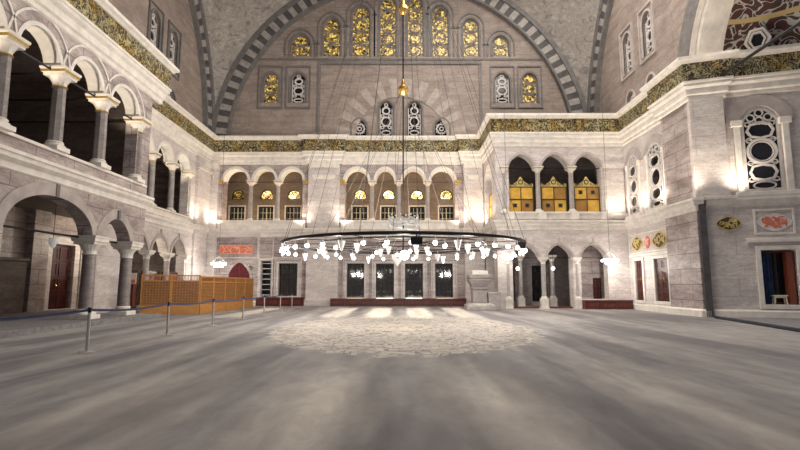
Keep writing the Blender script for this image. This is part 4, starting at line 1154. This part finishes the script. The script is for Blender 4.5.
def lamp_meshes(kind):
    mb = MB(); mb.tube([(0, 0, 0), (0, 0, -.16)], .008, 5)
    mb.lathe([(.02, -.16), (.05, -.19), (.09, -.24), (.085, -.25), (.02, -.2)], n=12)
    return mb
lampc = None
def lamp(x, y, z, lit=True):
    global lampc
    if lampc is None or lit not in lampc:
        lampc = lampc or {}
        l = lamp_meshes(0).build('lamp', 'silver', ch)
        mb = MB()
        if lit: mb.ball((0, 0, -.30), .078, 14, 9)
        else:
            mb.lathe([(.01, -.56), (.05, -.5), (.085, -.36), (.13, -.2), (.12, -.2), (.075, -.36), (.04, -.48), (.01, -.52)], n=14)
        mb.build('bulb' if lit else 'glass_cup', 'bulb' if lit else 'cup', l, smooth=True); lampc[lit] = l
    else: l = copy_tree(lampc[lit], ch)
    l.location = (x, y, z); return l
n = 40
for i in range(n):
    a = 2*PI*(i+.3)/n; lamp(5.24*math.cos(a), 5.24*math.sin(a), -.03, i % 5 != 2)
n = 20
for i in range(n):
    a = 2*PI*(i+.4)/n; lamp(3.65*math.cos(a), 3.65*math.sin(a), 0, i % 2 == 0)
for i in range(8):
    a = 2*PI*(i+.3)/8; lamp(1.2*math.cos(a), 1.2*math.sin(a), -.05+.12*(i % 2), i % 2 == 0)
mb = MB(); mb.ball((.05, -.2, -.45), .21, 18, 12); cb = mb.build('centre_globe', 'bulb', ch, smooth=True)
mb = MB(); mb.lathe([(.02, -.95), (.07, -.88), (.2, -.7), (.24, -.66), (.05, -.6)], (-.25, -.9, 0), 14); mb.build('pendant_cup', 'cup', ch, smooth=True)
# openwork crown over the hub
mb = MB()
for i in range(18):
    a = 2*PI*i/18; c, t = math.cos(a), math.sin(a); R = .66
    U, V = Vector((-t, c, 0)), Vector((0, 0, 1)); o_ = Vector((R*c, R*t, 1.0))
    for rr in (.13, .07):
        mb.tube([o_+U*rr*math.cos(q*PI/6)+V*rr*math.sin(q*PI/6)+Vector((0, 0, .08*(i % 2))) for q in range(13)], .03, 5)
    mb.ball(o_+Vector((0, 0, .26+.06*(i % 2))), .04, 8, 5)
mb.torus((0, 0, .84), .66, .035, 32, 6)
mb.build('crown', 'silver', ch)
mb = MB(); mb.torus((0, 0, .40), .8, .03, 32, 6)
for i in range(16):
    a = 2*PI*i/16; mb.tube([(.8*math.cos(a), .8*math.sin(a), .38), (.74*math.cos(a), .74*math.sin(a), .52), (.84*math.cos(a), .84*math.sin(a), .62)], .035, 5)
mb.torus((0, 0, .62), .82, .03, 32, 6)
for i in range(4):
    a = PI/2*i+.4; mb.tube([(.8*math.cos(a), .8*math.sin(a), .4), (.66*math.cos(a), .66*math.sin(a), .84)], .015, 4); mb.tube([(1.2*math.cos(a), 1.2*math.sin(a), .05), (.8*math.cos(a), .8*math.sin(a), .4)], .015, 4)
mb.build('gallery_ring', 'silver', ch)
tag(ch, 'huge round iron chandelier with many glowing globe lamps hanging over the hall', 'chandelier')
for x, y, z, w, lab in ((.52, CY-5.35, 2.93, .20, 'black speaker box hanging on the near rim of the chandelier'), (4.72, CY-2.4, 3.02, .17, 'black speaker box hanging on the right rim of the chandelier')):
    o = empty('speaker', (x, y, z)); mb = MB(); mb.box(-w, w, -.12, .12, -.13, .13); mb.build('cabinet', 'black', o, bevel=.015)
    mb = MB(); mb.box(-w+.03, w-.03, -.13, -.12, -.1, .1); mb.build('mesh_front', 'iron', o)
    mb = MB(); mb.box(-.02, .02, -.03, .03, .13, .3); mb.build('bracket', 'iron', o)
    tag(o, lab, 'speaker')

# small round lamps hung near the walls
def small_lamp(x, y, z, zt, label):
    o = empty('ring_lamp', (x, y, z))
    mb = MB(); mb.torus((0, 0, 0), .45, .02, 28, 6); mb.torus((0, 0, -.14), .25, .02, 24, 6)
    for i in range(4):
        a = PI/2*i; mb.tube([(.45*math.cos(a), .45*math.sin(a), 0), (0, 0, .45)], .01, 4); mb.tube([(.45*math.cos(a), .45*math.sin(a), 0), (.25*math.cos(a), .25*math.sin(a), -.14)], .01, 4)
    mb.build('ring', 'silver', o)
    mb = MB(); mb.tube([(0, 0, .4), (0, 0, zt-z)], .011, 5); mb.build('cord', 'cable', o)
    for i in range(10):
        a = 2*PI*i/10; r = .45 if i % 2 == 0 else .25
        mb = MB(); mb.ball((r*math.cos(a), r*math.sin(a), -.09 if i % 2 == 0 else -.24), .075, 10, 7); mb.build('bulb', 'bulb', o, smooth=True)
    tag(o, label, 'lamp', 'small round hanging lamps')
small_lamp(12.7, 30.0, 3.05, 14, 'small round hanging lamp glowing in front of the third tribune arch')
small_lamp(6.55, 30.2, 3.35, 14, 'small round hanging lamp glowing by the leftmost tribune column')
small_lamp(-12.4, 33.6, 3.0, 12, 'small round hanging lamp glowing above the wooden screen')
for x, y, t in ((7.9, 33.4, 'first'), (10.15, 33.2, 'second')):
    o = empty('globe_lamp', (x-.25, y-1.0, 2.55)); mb = MB(); mb.ball((0, 0, 0), .11, 14, 9); mb.build('globe', 'bulb', o, smooth=True)
    mb = MB(); mb.tube([(0, 0, .1), (0, 0, 2.55)], .01, 5); mb.build('cord', 'cable', o); tag(o, 'glowing globe lamp hanging inside the %s tribune arch' % t, 'lamp')
o = empty('hanging_lamp', (-14.3, 20.2, 3.25)); mb = MB(); mb.lathe([(.02, -.28), (.1, -.2), (.17, 0), (.15, .1), (.17, .14)], n=14); mb.build('glass_cup', 'cup', o, smooth=True)
mb = MB(); mb.tube([(0, 0, .1), (0, 0, 1.95)], .012, 5); mb.build('chain', 'iron', o); tag(o, 'white glass mosque lamp hanging inside the wide left arch', 'lamp')

# ------------------------------------------------------------------ lights
WARM = (1, .86, .68); WHITE = (1, .93, .84)
def point(x, y, z, e, c=WARM, r=.12):
    l = bpy.data.lights.new('lamp_light', 'POINT'); l.energy = e; l.color = c; l.shadow_soft_size = r
    o = bpy.data.objects.new('lamp_light', l); o.location = (x, y, z); col.objects.link(o); return o
def area(x, y, z, sx, sy, e, rot, c=WHITE):
    l = bpy.data.lights.new('area_light', 'AREA'); l.shape = 'RECTANGLE'; l.size = sx; l.size_y = sy; l.energy = e; l.color = c
    o = bpy.data.objects.new('area_light', l); o.location = (x, y, z); o.rotation_euler = rot; col.objects.link(o); return o
def spot(p, aim, e, deg=70, c=WARM, blend=.6, r=.06):
    l = bpy.data.lights.new('spot_light', 'SPOT'); l.energy = e; l.color = c; l.spot_size = math.radians(deg); l.spot_blend = blend; l.shadow_soft_size = r
    o = bpy.data.objects.new('spot_light', l); o.location = p; col.objects.link(o)
    o.rotation_euler = (Vector(aim)-Vector(p)).to_track_quat('-Z', 'Y').to_euler(); return o
K = 1.0
for i in range(12):
    a = 2*PI*i/12; point(CX+5.0*math.cos(a), CY+5.0*math.sin(a), 2.55, 95*K, WHITE, .2)
# floodlights on the ledge, aimed up the pilasters
def up(x, y, wx, wy, e=1.0, z=5.72):
    spot((x-wx*.7, y-wy*.7, z-.05), (x+wx*.5, y+wy*.5, z+2.6), 190*K*e, 125, blend=1, r=.15)
for x in (-7.2, -4.15, 4.25): up(x, YB-.5, 0, .45)
up(5.8, YB-.85, .2, .4)
for y in (33.1, 35.3): up(XS2+.55, y, -.45, .1)
up(XS2+.5, 24.2, -.4, 0, .7)
up(13.6, YT-.55, 0, .45, .8); up(XR-.5, 28.6, .42, 0, 1.0); up(XR-.45, 26.4, .4, -.1, 1.0)
q = FN(1.85, 5.72, .3); up(q[0], q[1], .1, .45, 1.2); q = FN(-.3, 5.75, .45); up(q[0], q[1], .3, .35, 1.2)
for y in (34.2, 32.0): up(XT-.5, y, .4, 0, .5)
# soffit lights on the capitals of the galleries
for a0, a1 in bays1: 
    if a0 > 9: spot((XS1-.42, a0+.35, 7.7), (XS1-.42, a1-.15, 9.7), 110*K, 70)
for a0, a1 in bays2: spot((XS2-.4, a0+.3, 7.7), (XS2-.4, a1-.15, 9.7), 90*K, 70)
for a0, a1 in cbays+lbays:
    spot((.5*(a0+a1), YB+.6, 7.6), (.5*(a0+a1), YB+.3, 10), 70*K, 85, (1, .82, .55)); point((a0+a1)/2, YB+.75, 6.35, 22*K, (1, .70, .40))
# added spot that brightens the soffit of the upper right rib
spot((15.0, 20.0, 12.8), (15.0, 22.9, 14.4), 60*K, 110)
# lamps of the ground floor
point(12.7, 29.6, 2.6, 110*K, WHITE); point(6.9, 29.5, 2.9, 18*K, WHITE); point(-12.2, 33.0, 2.55, 130*K, WHITE)
for x in (7.9, 10.1): point(x, 32.5, 2.4, 10*K, WHITE)
point(-16, 28.5, 4.0, 150*K); point(-15.4, 25.8, 3.4, 8*K)
# unseen fill added under the dome, and daylight over the floor from the windows
area(6, YC, 25.5, 14, 16, 3300*K, (0, 0, 0))
area(CX, CY, 4.6, 6, 6, 1100*K, (PI, 0, 0))  # added upward fill for the lunettes and upper walls
s = bpy.data.lights.new('sun', 'SUN'); s.energy = 30; s.angle = math.radians(2.2); s.color = (1, .92, .8)
so = bpy.data.objects.new('sun', s); col.objects.link(so); so.rotation_euler = (-math.radians(90-12.5), 0, 0)
w = bpy.data.worlds.new('world'); sc.world = w; w.use_nodes = True
w.node_tree.nodes['Background'].inputs[0].default_value = (.95, .93, 1, 1); w.node_tree.nodes['Background'].inputs[1].default_value = .13

# ------------------------------------------------------------------ camera
cam = bpy.data.cameras.new('camera'); co = bpy.data.objects.new('camera', cam); col.objects.link(co)
co.location = (0, 0, 1.45); cam.sensor_width = 36; cam.lens = 493/800*36
co.rotation_euler = (math.radians(90)+math.atan2(60.5, 493), 0, 0); cam.shift_x = -1/800; cam.clip_end = 300
sc.camera = co
vs_ = sc.view_settings; vs_.view_transform = 'Standard'; vs_.look = 'None'; vs_.gamma = 1; vs_.use_curve_mapping = False; vs_.exposure = 0.58
sc.cycles.max_bounces = 6; sc.cycles.use_denoising = True; sc.cycles.sample_clamp_indirect = 6
